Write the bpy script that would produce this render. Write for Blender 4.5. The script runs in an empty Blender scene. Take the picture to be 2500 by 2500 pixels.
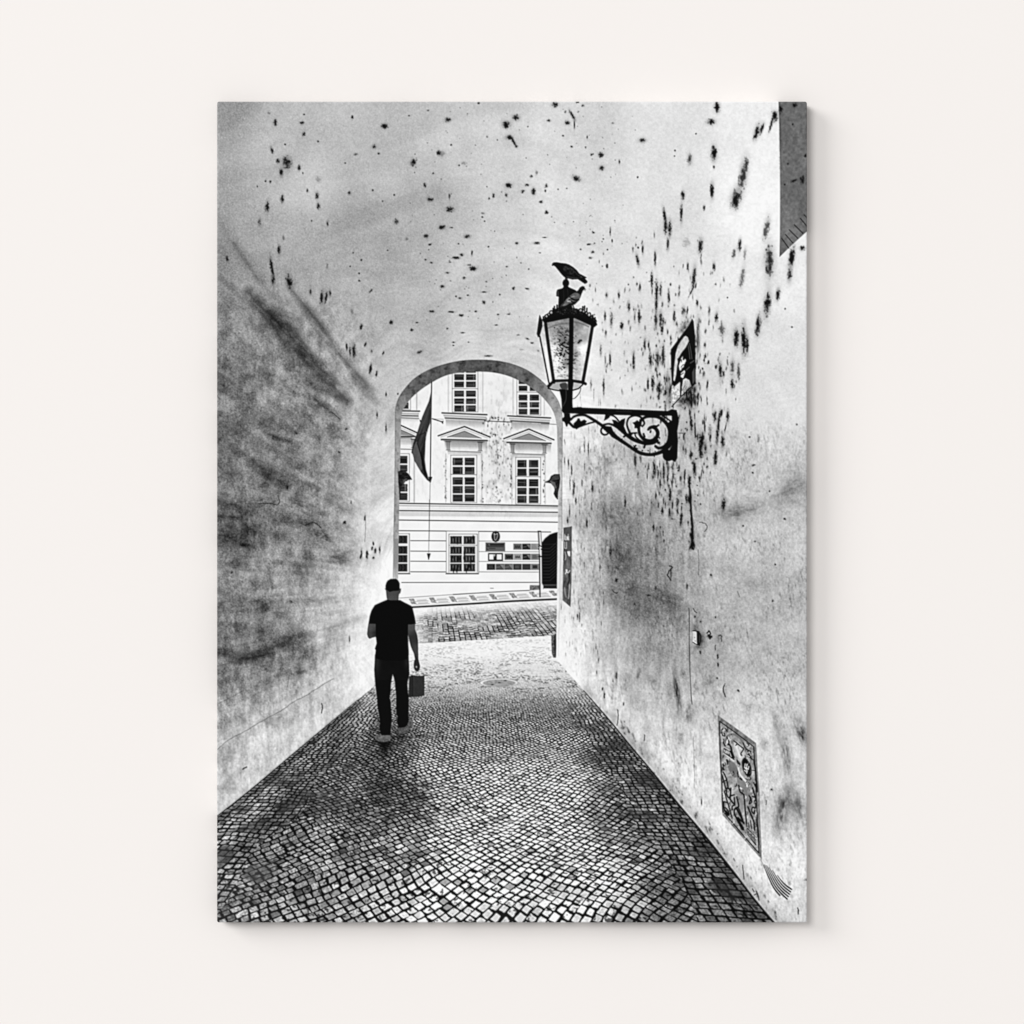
import bpy, math
import numpy as np

# ---------------------------------------------------------------- camera, light, exposure
C = bpy.context.scene
COL = C.collection
PX = 0.5 / 1440.0                      # metres per pixel of the 2500 px photograph (canvas is 50 x 69.6 cm)
DEPTH = 0.016                          # thickness of the stretched canvas

def to_world(x, y):                    # photograph pixel on the print's plane -> wall coordinates (x right, z up)
    return (x - 1250.0) * PX, (1250.0 - y) * PX

cam_d = bpy.data.cameras.new('camera')
cam = bpy.data.objects.new('camera', cam_d)
COL.objects.link(cam)
CAM_DIST = 2.6
cam.location = (0, -CAM_DIST - DEPTH, 0)
cam.rotation_euler = (math.radians(90), 0, 0)
cam_d.sensor_width = 36.0
cam_d.lens = 36.0 * CAM_DIST / (2500 * PX)
cam_d.clip_start = 0.05
cam_d.clip_end = 200.0
C.camera = cam

world = bpy.data.worlds.new('World')
C.world = world
world.use_nodes = True
bg = world.node_tree.nodes['Background']
bg.inputs['Color'].default_value = (1.0, 1.0, 1.0, 1)      # soft even room light
bg.inputs['Strength'].default_value = 0.513

def area_lamp(name, loc, size, power):
    d = bpy.data.lights.new(name, 'AREA')
    d.shape = 'DISK'
    d.size = size
    d.energy = power
    d.color = (1.0, 1.0, 1.0)
    o = bpy.data.objects.new(name, d)
    COL.objects.link(o)
    o.location = loc
    direction = -o.location.normalized()
    o.rotation_euler = direction.to_track_quat('-Z', 'Y').to_euler()
    return o

area_lamp('key_lamp', (-15.0, -38.4, 12.2), 17.0, 7447)           # gives the tight dark edge at right and below
area_lamp('side_lamp', (-30.4, -16.6, 16.0), 19.2, 7895)       # gives the wide pale shadow

C.view_settings.view_transform = 'Standard'
C.view_settings.look = 'None'
C.view_settings.exposure = 0
C.view_settings.gamma = 1
C.view_settings.use_curve_mapping = False

# === PICTURE : the black-and-white photograph printed on the canvas, drawn here stroke by stroke.
# T holds the ink tone (0 black .. 1 paper white, display values); ID says which printed thing a spot belongs to.
W, H, OX, OY = 1440, 2004, 530, 248
RNG = np.random.RandomState(7)
T = np.zeros((H, W), np.float32)
ID = np.zeros((H, W), np.int16)
yy, xx = np.mgrid[0:H, 0:W].astype(np.float32)
XX = xx + OX + 0.5
YY = yy + OY + 0.5

PARTS = []                              # (name, parent index or None, label)
def part(name, parent=None, label=None):
    PARTS.append((name, parent, label))
    return len(PARTS) - 1

def hsh(ix, iy, seed):
    with np.errstate(over='ignore'):
        n = (ix.astype(np.int32).view(np.uint32) * np.uint32(374761393)
             + iy.astype(np.int32).view(np.uint32) * np.uint32(668265263)
             + np.uint32((seed * 362437 + 12345) & 0xffffffff))
        n = (n ^ (n >> np.uint32(13))) * np.uint32(1274126177)
        n = (n ^ (n >> np.uint32(15))) * np.uint32(2246822519)
        n = n ^ (n >> np.uint32(16))
    return n.astype(np.float32) * np.float32(1 / 4294967296.0)

def vn(u, v, seed):
    iu, iv = np.floor(u), np.floor(v)
    fu, fv = (u - iu).astype(np.float32), (v - iv).astype(np.float32)
    fu, fv = fu * fu * (3 - 2 * fu), fv * fv * (3 - 2 * fv)
    a, b = hsh(iu, iv, seed), hsh(iu + 1, iv, seed)
    c, d = hsh(iu, iv + 1, seed), hsh(iu + 1, iv + 1, seed)
    return a + (b - a) * fu + (c - a) * fv + (a - b - c + d) * fu * fv

def fbm(u, v, seed, octaves=4, gain=0.5):
    s, amp, tot = 0, 1.0, 0.0
    for k in range(octaves):
        s = s + amp * vn(u * 2 ** k + 17.3 * k, v * 2 ** k + 9.1 * k, seed + k)
        tot += amp
        amp *= gain
    return s / tot

def sstep(a, b, x):
    t = np.clip((x - a) / (b - a), 0, 1)
    return t * t * (3 - 2 * t)

def box(x0, y0, x1, y1, pad=2):
    i0, i1 = max(0, int(y0 - OY) - pad), min(H, int(y1 - OY) + pad + 1)
    j0, j1 = max(0, int(x0 - OX) - pad), min(W, int(x1 - OX) + pad + 1)
    return i0, max(i0, i1), j0, max(j0, j1)

def cov_poly(pts, ss=4):
    p = np.asarray(pts, np.float64)
    b = box(p[:, 0].min(), p[:, 1].min(), p[:, 0].max(), p[:, 1].max())
    i0, i1, j0, j1 = b
    cov = np.zeros((i1 - i0, max(0, j1 - j0)), np.float32)
    if cov.size == 0:
        return cov, b
    xa, ya = p[:, 0], p[:, 1]
    xb, yb = np.roll(xa, -1), np.roll(ya, -1)
    gx = np.arange(j0, j1) + OX
    for i in range(i0, i1):
        for k in range(ss):
            y = OY + i + (k + 0.5) / ss
            m = (ya <= y) != (yb <= y)
            if not m.any():
                continue
            xs = np.sort(xa[m] + (y - ya[m]) / (yb[m] - ya[m]) * (xb[m] - xa[m]))
            for q in range(0, len(xs) - 1, 2):
                cov[i - i0] += np.clip(xs[q + 1] - gx, 0, 1) - np.clip(xs[q] - gx, 0, 1)
    return np.clip(cov / ss, 0, 1), b

def cov_stroke(pts, width, soft=0.5):
    p = np.asarray(pts, np.float64)
    wd = np.full(len(p), width, float) if np.isscalar(width) else np.asarray(width, float)
    m = wd.max() / 2 + soft + 1
    b = box(p[:, 0].min() - m, p[:, 1].min() - m, p[:, 0].max() + m, p[:, 1].max() + m)
    i0, i1, j0, j1 = b
    cov = np.zeros((i1 - i0, max(0, j1 - j0)), np.float32)
    for k in range(len(p) - 1):
        (ax, ay), (bx, by) = p[k], p[k + 1]
        bi = box(min(ax, bx) - m, min(ay, by) - m, max(ax, bx) + m, max(ay, by) + m)
        s = (slice(bi[0], bi[1]), slice(bi[2], bi[3]))
        x, y = XX[s], YY[s]
        if x.size == 0:
            continue
        L2 = max((bx - ax) ** 2 + (by - ay) ** 2, 1e-6)
        t = np.clip(((x - ax) * (bx - ax) + (y - ay) * (by - ay)) / L2, 0, 1)
        d = np.hypot(x - ax - t * (bx - ax), y - ay - t * (by - ay))
        w2 = (wd[k] + t * (wd[k + 1] - wd[k])) / 2
        c = np.clip((w2 - d) / (2 * soft) + 0.5, 0, 1)
        # a hair line thinner than a pixel prints paler, not wider
        c = c * np.clip(2 * w2, 0, 1) if np.max(w2) < 0.5 else c
        v = cov[bi[0] - i0:bi[1] - i0, bi[2] - j0:bi[3] - j0]
        np.maximum(v, c, out=v)
    return cov, b

def cov_ellipse(cx, cy, rx, ry, ang=0.0, soft=0.6):
    m = max(rx, ry) + 2
    b = box(cx - m, cy - m, cx + m, cy + m)
    s = (slice(b[0], b[1]), slice(b[2], b[3]))
    x, y = XX[s] - cx, YY[s] - cy
    ca, sa = math.cos(ang), math.sin(ang)
    u, v = x * ca + y * sa, -x * sa + y * ca
    d = np.sqrt((u / rx) ** 2 + (v / ry) ** 2)
    return np.clip((1 - d) * min(rx, ry) / (2 * soft) + 0.5, 0, 1), b

def lay(cb, tone, pid=None, alpha=1.0):
    cov, (i0, i1, j0, j1) = cb
    if cov.size == 0:
        return
    s = (slice(i0, i1), slice(j0, j1))
    t = tone[s] if isinstance(tone, np.ndarray) and tone.shape == T.shape else tone
    T[s] = T[s] * (1 - cov * alpha) + t * cov * alpha
    if pid is not None:
        ID[s] = np.where(cov > 0.5, pid, ID[s])

def shade(cb, k):                       # multiply by k where covered
    cov, (i0, i1, j0, j1) = cb
    T[i0:i1, j0:j1] *= 1 - cov * (1 - k)

def smooth(pts, closed=False, n=6):
    p = np.asarray(pts, float)
    N = len(p)
    out = []
    rng = range(N if closed else N - 1)
    for i in rng:
        if closed:
            p0, p1, p2, p3 = p[(i - 1) % N], p[i], p[(i + 1) % N], p[(i + 2) % N]
        else:
            p0, p1, p2, p3 = p[max(i - 1, 0)], p[i], p[i + 1], p[min(i + 2, N - 1)]
        for k in range(n):
            t = k / n
            out.append(0.5 * (2 * p1 + (p2 - p0) * t + (2 * p0 - 5 * p1 + 4 * p2 - p3) * t * t
                              + (3 * p1 - p0 - 3 * p2 + p3) * t ** 3))
    if not closed:
        out.append(p[-1])
    return np.array(out)

class Frame:                            # measuring frame: offset and magnification of a looked-at piece of the photo
    def __init__(s, ox, oy, k):
        s.ox, s.oy, s.k = ox, oy, float(k)
    def __call__(s, pts):
        p = np.asarray(pts, float)
        return p / s.k + np.array([s.ox, s.oy])
    def one(s, x, y):
        return s.ox + x / s.k, s.oy + y / s.k
fA, fB = Frame(500, 220, 2.576), Frame(1250, 220, 2.576)
fC, fD = Frame(500, 900, 2.576), Frame(1250, 900, 2.576)
fE, fF = Frame(500, 1550, 2.576), Frame(1250, 1550, 2.576)
fG, fH = Frame(940, 860, 4.2), Frame(940, 1220, 4.2)
fL, fK = Frame(1280, 610, 4.83), Frame(1360, 960, 6.0375)
fM, fN = Frame(850, 1380, 7.728), Frame(1590, 760, 7.73)
fM2 = Frame(850, 1590, 7.728)
fS, fS2 = Frame(1700, 1700, 6.44), Frame(1700, 1960, 6.44)
fQ, fU, fV = Frame(1300, 1270, 8.783), Frame(1640, 1480, 8.05), Frame(1150, 1540, 7.1556)
fR, fR3, fR4 = Frame(1550, 1000, 6.44), Frame(1550, 560, 6.44), Frame(1600, 240, 5.084)
fX = Frame(1170, 1450, 12.88)

def poly(f, pts, tone, pid=None, alpha=1.0, sm=False, n=6):
    p = f(pts)
    if sm:
        p = smooth(p, True, n)
    lay(cov_poly(p), tone, pid, alpha)

def stroke(f, pts, w, tone, pid=None, alpha=1.0, sm=True, soft=0.5):
    p = f(pts)
    if sm and len(p) > 2:
        p = smooth(p, False, 6)
        if not np.isscalar(w):
            w = np.interp(np.linspace(0, 1, len(p)), np.linspace(0, 1, len(w)), w)
    lay(cov_stroke(p, np.asarray(w) / f.k if not np.isscalar(w) else w / f.k, soft), tone, pid, alpha)

def rect(f, x0, y0, x1, y1, tone, pid=None, alpha=1.0):
    poly(f, [(x0, y0), (x1, y0), (x1, y1), (x0, y1)], tone, pid, alpha)

def field(samples, eps=40.0, power=2.0, step=8):
    s = np.array(samples, float)
    gy, gx = np.mgrid[0:H + step:step, 0:W + step:step].astype(float)
    num = np.zeros_like(gx)
    den = np.zeros_like(gx)
    for x, y, v in s:
        w = 1.0 / ((gx + OX - x) ** 2 + (gy + OY - y) ** 2 + eps ** 2) ** power
        num += w * v
        den += w
    g = num / den / 255.0
    fy, fx = yy / step, xx / step
    iy, ix = fy.astype(int), fx.astype(int)
    fy, fx = fy - iy, fx - ix
    return (g[iy, ix] * (1 - fy) * (1 - fx) + g[iy + 1, ix] * fy * (1 - fx)
            + g[iy, ix + 1] * (1 - fy) * fx + g[iy + 1, ix + 1] * fy * fx).astype(np.float32)

def local(b, fn):                        # a texture worked out only where it is needed
    i0, i1, j0, j1 = box(*b)
    out = np.zeros((H, W), np.float32)
    out[i0:i1, j0:j1] = fn(XX[i0:i1, j0:j1], YY[i0:i1, j0:j1])
    return out

def spot(x, y, rx, ry, dark=1.0, ang=0.0):
    m = 1.9 * max(rx, ry) + 2
    b = box(x - m, y - m, x + m, y + m)
    s = (slice(b[0], b[1]), slice(b[2], b[3]))
    X, Y = XX[s] - x, YY[s] - y
    if X.size == 0:
        return
    ca, sa = math.cos(ang), math.sin(ang)
    u, v = (X * ca + Y * sa) / rx, (-X * sa + Y * ca) / ry
    sd = int(x * 3 + y * 7)
    k = max(2.2, 0.55 * min(rx, ry))
    n = vn(XX[s] / k, YY[s] / (k * (1 + 0.8 * (ry > 1.8 * rx))), sd) * 0.65 + vn(XX[s] / 1.6, YY[s] / 2.2, sd + 1) * 0.35
    d = np.sqrt(u * u + v * v) + (n - 0.5) * 1.7
    core = np.clip((1.12 - d) / 0.75, 0, 1)
    halo = np.exp(-(u * u + v * v) * 0.7) * (0.36 + 0.12 * (max(rx, ry) > 5))
    T[s] *= 1 - dark * np.clip(core * 0.97 + halo * (1 - core), 0, 1)

def blotch(x, y, rx, ry, k, ang=0.0, seed=0, rough=0.9):   # soft irregular stain, k>0 darker
    m = 2.4 * max(rx, ry)
    b = box(x - m, y - m, x + m, y + m)
    s = (slice(b[0], b[1]), slice(b[2], b[3]))
    X, Y = XX[s] - x, YY[s] - y
    if X.size == 0:
        return
    ca, sa = math.cos(ang), math.sin(ang)
    u, v = (X * ca + Y * sa), (-X * sa + Y * ca)
    n = fbm(u / (rx * 0.35), v / (ry * 0.35), seed + int(x), 4)
    g = np.exp(-((u / rx) ** 2 + (v / ry) ** 2)) * np.clip(1 + (n - 0.5) * 2.6 * rough, 0, 2)
    T[s] *= np.clip(1 - k * g, 0.05, 1.5)

# ---- the printed things
P_VAULT = part('plaster_vault', None, 'mottled pale plaster walls and barrel vault of the printed passage, peppered with dark chips')
P_FLOOR = part('cobblestone_paving', None, 'small square cobbles paving the printed passage in black and white')
P_FACADE = part('town_house', None, 'bright white town house with windows and pediments seen through the printed arch')
P_STREET = part('street_paving', None, 'strip of larger grey setts crossing behind the arch')
P_WALK = part('pavement', None, 'white mosaic pavement with grey checks at the foot of the house')

# ---- 1. plaster: broad tones
base = field([
 (540,255,150),(700,290,176),(900,300,186),(1170,260,192),(1400,260,208),(1650,260,214),(1830,260,232),
 (540,400,158),(640,400,178),(760,450,184),(900,420,184),(1170,450,192),(1400,480,208),(1650,480,220),(1840,480,240),(1870,560,240),
 (540,520,150),(600,560,160),(700,600,168),(900,560,170),(900,640,170),(1000,560,180),(1170,620,196),(1400,640,214),(1650,660,222),(1850,680,226),(1950,700,228),
 (540,640,128),(620,680,145),(720,690,158),(800,720,168),(900,740,172),(1000,760,182),(1170,800,206),(1300,860,206),(1380,780,226),(1560,790,216),(1750,830,218),(1930,850,222),
 (540,760,118),(640,790,128),(740,800,140),(830,840,156),(900,880,172),(950,900,186),(1180,860,206),
 (540,900,98),(620,900,112),(700,930,118),(780,930,126),(850,950,160),(920,980,178),
 (540,1050,100),(640,1050,104),(720,1050,108),(800,1060,126),(870,1060,160),(935,1100,196),
 (540,1180,102),(640,1180,108),(740,1200,116),(820,1200,140),(900,1200,188),(950,1250,224),
 (540,1310,66),(600,1300,74),(660,1290,96),(700,1350,130),(760,1310,112),(830,1350,150),(900,1350,205),(955,1400,238),
 (540,1420,100),(640,1410,136),(740,1450,150),(820,1450,176),(890,1450,228),(930,1480,245),
 (540,1520,106),(640,1500,108),(720,1520,136),(800,1540,170),(880,1580,228),
 (540,1640,96),(640,1600,104),(700,1580,92),(740,1640,140),(800,1640,190),(880,1660,228),
 (540,1720,128),(640,1700,140),(720,1740,172),(800,1730,204),(870,1700,222),
 (540,1820,164),(640,1800,182),(740,1780,210),
 (540,1920,186),(620,1900,200),(700,1850,210),
 (1390,920,226),(1420,1060,226),(1500,960,222),(1600,1010,208),(1660,1080,176),(1760,1000,216),(1860,1000,216),(1950,1000,218),
 (1390,1200,222),(1430,1150,206),(1500,1150,192),(1560,1170,186),(1640,1160,196),(1750,1150,204),(1850,1180,204),(1950,1200,188),
 (1390,1330,220),(1440,1280,186),(1490,1260,148),(1540,1290,144),(1600,1280,160),(1650,1320,170),(1750,1290,196),(1850,1320,206),(1950,1350,200),
 (1400,1420,222),(1450,1380,186),(1510,1380,124),(1560,1390,130),(1610,1420,138),(1660,1420,168),(1760,1420,182),(1850,1420,190),(1950,1430,186),
 (1400,1520,228),(1440,1480,206),(1500,1450,150),(1560,1470,128),(1620,1470,128),(1670,1500,160),(1760,1500,178),(1850,1520,186),(1950,1540,192),
 (1390,1600,240),(1450,1600,206),(1530,1580,170),(1600,1580,160),(1660,1600,176),(1760,1600,186),(1850,1610,192),(1950,1620,196),
 (1420,1650,242),(1480,1690,226),(1560,1690,190),(1640,1700,186),(1720,1700,200),(1800,1740,208),(1900,1700,196),(1950,1720,196),
 (1500,1740,242),(1580,1790,222),(1660,1800,206),(1720,1820,220),(1850,1780,216),(1930,1840,212),
 (1620,1890,242),(1690,1930,232),(1720,2000,242),(1880,1900,220),(1880,2020,218),(1930,2000,206),
 (1790,2100,240),(1850,2080,240),(1930,2120,230),(1860,2190,228),(1940,2220,224)], eps=34, power=2.2)
T[:] = base
VX, VY = 1190.0, 1432.0
RR = np.hypot(XX - VX, YY - VY)
TH = np.arctan2(YY - VY, XX - VX)
leftm = sstep(1010, 800, XX) * sstep(560, 900, YY)            # how much a spot belongs to the side walls
rightm = sstep(1330, 1440, XX) * sstep(980, 1120, YY)
vaultm = 1 - np.maximum(leftm, rightm)
dep = np.log(RR)
n_v = fbm(TH * 9, dep * 7, 11, 5) - 0.5
n_v2 = fbm(TH * 26, dep * 9, 12, 4) - 0.5
n_arc = fbm(TH * 3.2 + 0.4 * dep, dep * 24 + fbm(TH * 4, dep * 3, 14, 2) * 5, 13, 4) - 0.5      # trowel bands follow the curve of the vault
n_arc2 = fbm(TH * 7, dep * 60 + fbm(TH * 4, dep * 3, 14, 2) * 9, 15, 3) - 0.5
deep = sstep(760, 420, RR)
T += vaultm * ((fbm(XX / 6, YY / 6, 16, 3) - 0.5) * 0.07 + 0.03 + n_v * 0.10 + n_v2 * 0.05 + (n_arc * (0.10 + 0.17 * deep) + n_arc2 * (0.03 + 0.10 * deep)) * (0.3 + 0.7 * sstep(1560, 1330, XX)))
T -= vaultm * 0.05 * np.exp(-((RR - 950) / 80) ** 2) * sstep(1250, 1000, XX) * sstep(760, 860, XX)
T += vaultm * 0.04 * sstep(620, 480, RR)
wx = fbm(XX / 120, YY / 120, 20, 3) * 70                     # bends the stains
n_l = fbm((XX + wx) / 95, (YY + 0.5 * XX + wx) / 60, 21, 5) - 0.5
n_l2 = fbm((XX + wx * 0.3) / 16, (YY + wx * 0.3) / 22, 22, 4) - 0.5
fade = sstep(1.0, 0.55, base)
n_l3 = fbm((XX + wx * 0.6) / 44, (YY + wx * 0.4) / 30, 23, 5) - 0.5
n_l4 = fbm(TH * 42 + wx * .004, dep * 3.2, 24, 4) - 0.5                # streaks run back towards the arch
edge_p = np.clip((fbm((XX + wx * 0.5) / 30, (YY + wx * 0.5) / 24, 25, 5) - 0.57) * 3.2, 0, .5)
n_l5 = fbm((XX + wx * 0.2) / 13, YY / 75, 26, 4) - 0.5
T += leftm * (0.085 * fade + n_l * 0.10 * (0.30 + fade) + n_l3 * 0.09 * (.25 + fade) + n_l2 * 0.24 * (0.5 + fade * 0.6) + n_l4 * 0.15 * (.35 + fade) + n_l5 * 0.11 * (.5 + fade) - edge_p * 0.22 * fade)
n_r = fbm((XX + wx * 0.2) / 70, YY / 90, 31, 5) - 0.5
n_r2 = fbm(XX / 9, (YY + XX * 0.3) / 46, 32, 4) - 0.5
n_r3 = fbm(XX / 26, YY / 24, 33, 4) - 0.5
T += sstep(900, 760, XX) * sstep(1450, 1620, YY) * (fbm(XX / 7, YY / 30, 35, 4) - 0.5) * 0.16
T += sstep(960, 820, XX) * sstep(1300, 1450, YY) * (fbm(XX / 5, YY / 16, 36, 3) - 0.5) * 0.10
T -= rightm * np.clip(fbm((XX - 0.15 * YY) / 4.5, YY / 11, 37, 5) - 0.54, 0, 1) * 0.6 * np.clip(fbm(XX / 60, YY / 70, 38, 3) * 3 - 0.9, 0, 1.3)
rm2 = rightm * (1 - 0.7 * sstep(1650, 1740, XX))
T += rightm * (n_r * 0.12 + n_r3 * 0.13) + np.maximum(rightm, leftm) * (fbm(XX / 4, YY / 5.5, 34, 3) - 0.5) * 0.17 + rm2 * n_r2 * 0.22 + rightm * sstep(1720, 1900, YY) * n_r2 * 0.10

# diagonal damp streaks where the left wall turns into the vault
def streak(f, pts, w, k, seed):
    p = smooth(f(pts), False, 8)
    c, b = cov_stroke(p, np.interp(np.linspace(0, 1, len(p)), np.linspace(0, 1, len(w)), w) / f.k, soft=max(w) / f.k * 0.42)
    s = (slice(b[0], b[1]), slice(b[2], b[3]))
    a = math.atan2(p[-1][1] - p[0][1], p[-1][0] - p[0][0])
    u = XX[s] * math.cos(a) + YY[s] * math.sin(a)
    v = -XX[s] * math.sin(a) + YY[s] * math.cos(a)
    n = fbm(u / 60, v / 9, seed, 4)
    n2 = fbm(XX[s] / 26, YY[s] / 22, seed + 9, 4)
    T[s] *= 1 - k * c * np.clip(-0.25 + 1.1 * n + 1.4 * n2, 0, 1.25)
streak(fA, [(60, 760), (200, 980), (330, 1180), (470, 1330)], [10, 60, 60, 10], 0.14, 40)
streak(fA, [(280, 1270), (400, 1400), (520, 1530), (620, 1660), (740, 1780), (900, 1960)], [20, 80, 110, 95, 60, 14], 0.60, 41)
streak(fA, [(540, 1250), (640, 1370), (740, 1500), (880, 1700), (1050, 1880)], [8, 50, 56, 36, 10], 0.38, 42)
streak(fA, [(100, 1180), (240, 1300), (420, 1480), (560, 1700)], [30, 40, 40, 30], 0.22, 43)
streak(fA, [(180, 960), (260, 1080), (330, 1190)], [10, 24, 10], 0.2, 44)
streak(fC, [(690, 190), (760, 245), (840, 310)], [20, 55, 20], 0.5, 45)
streak(fC, [(930, 40), (1000, 120), (1080, 210)], [30, 50, 20], 0.35, 46)
streak(fC, [(660, 80), (760, 150), (900, 200)], [30, 60, 20], 0.25, 47)
streak(fC, [(280, 570), (380, 650), (520, 740)], [20, 60, 20], 0.4, 48)
streak(fC, [(380, 400), (440, 435), (540, 460)], [14, 34, 10], 0.4, 49)
streak(fC, [(90, 1760), (300, 1790), (480, 1730), (700, 1660), (1000, 1560)], [50, 70, 46, 30, 8], 0.24, 50)
streak(fC, [(80, 930), (180, 935), (260, 945)], [10, 22, 8], 0.4, 51)
streak(fE, [(80, 110), (240, 150), (420, 120)], [40, 60, 30], 0.35, 52)
for (x, y, rx, ry, k, a) in [
    (150, 1070, 100, 50, .45, .05), (250, 1110, 40, 12, .5, .2), (740, 1050, 60, 28, .5, .5), (620, 970, 60, 16, .3, .2),
    (500, 950, 30, 26, .25, .6), (370, 1500, 36, 44, .35, 0), (250, 1520, 40, 24, .25, 0), (540, 1470, 30, 16, .2, 0),
    (500, 1690, 110, 50, .35, -.3), (330, 1800, 90, 36, .3, -.2), (840, 1190, 60, 44, .35, .2), (640, 1250, 110, 90, .2, .4),
    (420, 680, 90, 50, .3, .5), (180, 380, 90, 70, .2, 0), (860, 240, 60, 50, .15, .6), (110, 860, 40, 60, .2, 0),
    (560, 330, 80, 60, .15, .4), (120, 110, 30, 10, .4, .5), (560, 145, 22, 8, .4, .7), (575, 405, 16, 6, .55, .7),
    (440, 430, 30, 10, .4, .5), (160, 610, 50, 70, .15, 0), (730, 560, 60, 100, .12, .4), (320, 1350, 60, 40, .2, 0)]:
    X, Y = fC.one(x, y)
    blotch(X, Y, rx / 2.576, ry / 2.576, k, a, seed=60)
for (x, y, rx, ry, k, a) in [(560, 360, 40, 80, .25, 0), (560, 230, 60, 40, .2, .3), (390, 300, 120, 24, .2, -.4), (200, 170, 120, 26, .25, -.2)]:
    X, Y = fE.one(x, y)
    blotch(X, Y, rx / 2.576, ry / 2.576, k, a, seed=70)
for (x, y, rx, ry, k, a) in [
    (640, 940, 80, 70, .28, .5), (700, 1180, 80, 100, .26, .2), (720, 1060, 60, 70, .15, .6), (960, 1440, 100, 46, .3, .3),
    (740, 1390, 80, 50, .25, 0), (640, 1420, 50, 50, .15, 0), (1420, 900, 130, 46, .3, -.15), (1760, 760, 130, 60, .2, -.4),
    (1330, 860, 20, 50, .2, 0), (1540, 1360, 90, 40, .12, .3), (820, 1500, 160, 90, .12, 0), (1050, 1530, 40, 80, .2, 0),
    (600, 600, 70, 30, .15, -.5), (1310, 1720, 36, 80, .14, 0), (1190, 1700, 24, 40, .4, 0), (890, 900, 30, 60, .1, 0)]:
    X, Y = fD.one(x, y)
    blotch(X, Y, rx / 2.576, ry / 2.576, k, a, seed=80)
for (x, y, rx, ry, k, a) in [(1040, 370, 18, 120, .62, -.12), (1075, 240, 16, 24, .3, 0), (1110, 500, 26, 60, .3, .1), (1240, 290, 34, 40, .25, .5),
    (1725, 760, 26, 110, .38, -.12), (1660, 560, 16, 90, .2, -.25), (1820, 620, 30, 76, .5, -.35), (1590, 690, 24, 40, .18, 0),
    (1700, 1110, 40, 120, .4, .12), (1780, 1060, 50, 110, .3, -.4), (1690, 1060, 30, 30, .3, 0), (1490, 455, 24, 24, .18, .4), (795, 250, 10, 30, .35, .3),
    (660, 250, 6, 24, .3, 0), (880, 290, 30, 16, .15, .5), (1340, 350, 14, 36, .22, 0)]:
    X, Y = fF.one(x, y)
    blotch(X, Y, rx / 2.576, ry / 2.576, k, a, seed=90)
# cracks and scratches
def scratch(f, pts, w, k=0.75):
    p = smooth(f(pts), False, 5)
    p = p + RNG.normal(0, 0.5, p.shape)
    shade(cov_stroke(p, w, 0.6), 1 - k)
scratch(fC, [(330, 850), (390, 848), (430, 852), (455, 858), (470, 835), (458, 800)], 1.8, .6)
scratch(fC, [(630, 985), (670, 970), (695, 972), (730, 1000)], 2.2, .6)
scratch(fC, [(800, 275), (830, 300), (850, 320)], 2, .5)
scratch(fC, [(1008, 920), (1012, 1000), (1005, 1090)], 1, .5)
scratch(fE, [(80, 720), (160, 655), (240, 615), (310, 570), (400, 520), (490, 470), (560, 420), (640, 380), (740, 315), (810, 275)], 1.4, .42)
scratch(fE, [(90, 430), (160, 395), (240, 350)], 1.2, .3)
scratch(fE, [(530, 250), (520, 330)], 1.2, .4)
scratch(fE, [(735, 430), (740, 460), (733, 490)], 2.4, .7)
scratch(fE, [(240, 845), (262, 832)], 3, .7)
scratch(fD, [(1180, 965), (1215, 975), (1228, 1000), (1210, 1025)], 1.4, .7)
scratch(fD, [(1170, 1140), (1175, 1220), (1172, 1300)], 1.1, .5)
scratch(fD, [(1420, 1400), (1428, 1440)], 1.2, .5)
scratch(fD, [(990, 1240), (1010, 1250), (990, 1270), (980, 1300), (1000, 1330)], 2.6, .7)
scratch(fD, [(630, 1390), (650, 1412), (665, 1408)], 2, .6)
scratch(fF, [(1340, 310), (1328, 345), (1340, 390)], 2, .5)
scratch(fF, [(663, 470), (668, 520), (660, 570)], 2, .7)
scratch(fF, [(835, 630), (832, 665)], 2.4, .6)
scratch(fF, [(1600, 1040), (1598, 1070)], 1.6, .6)
scratch(fF, [(1140, 640), (1146, 800), (1148, 960)], 1.1, .45)
for f_, pts in [(fU, [(420, 45), (450, 90), (490, 130)]), (fU, [(545, 880), (570, 935)]), (fU, [(900, 960), (915, 1020)]),
                (fU, [(905, 1120), (908, 1180)]), (fU, [(1290, 1640), (1322, 1678)]), (fU, [(920, 585), (955, 560), (975, 600), (975, 690)]),
                (fU, [(860, 760), (855, 860)]), (fU, [(1025, 1560), (1015, 1640), (1060, 1780)])]:
    scratch(f_, pts, 1.6, .75)
scratch(fU, [(735, 475), (690, 530), (740, 500), (765, 545), (715, 575), (750, 600), (785, 600), (745, 640)], 2.4, .95)

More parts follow.
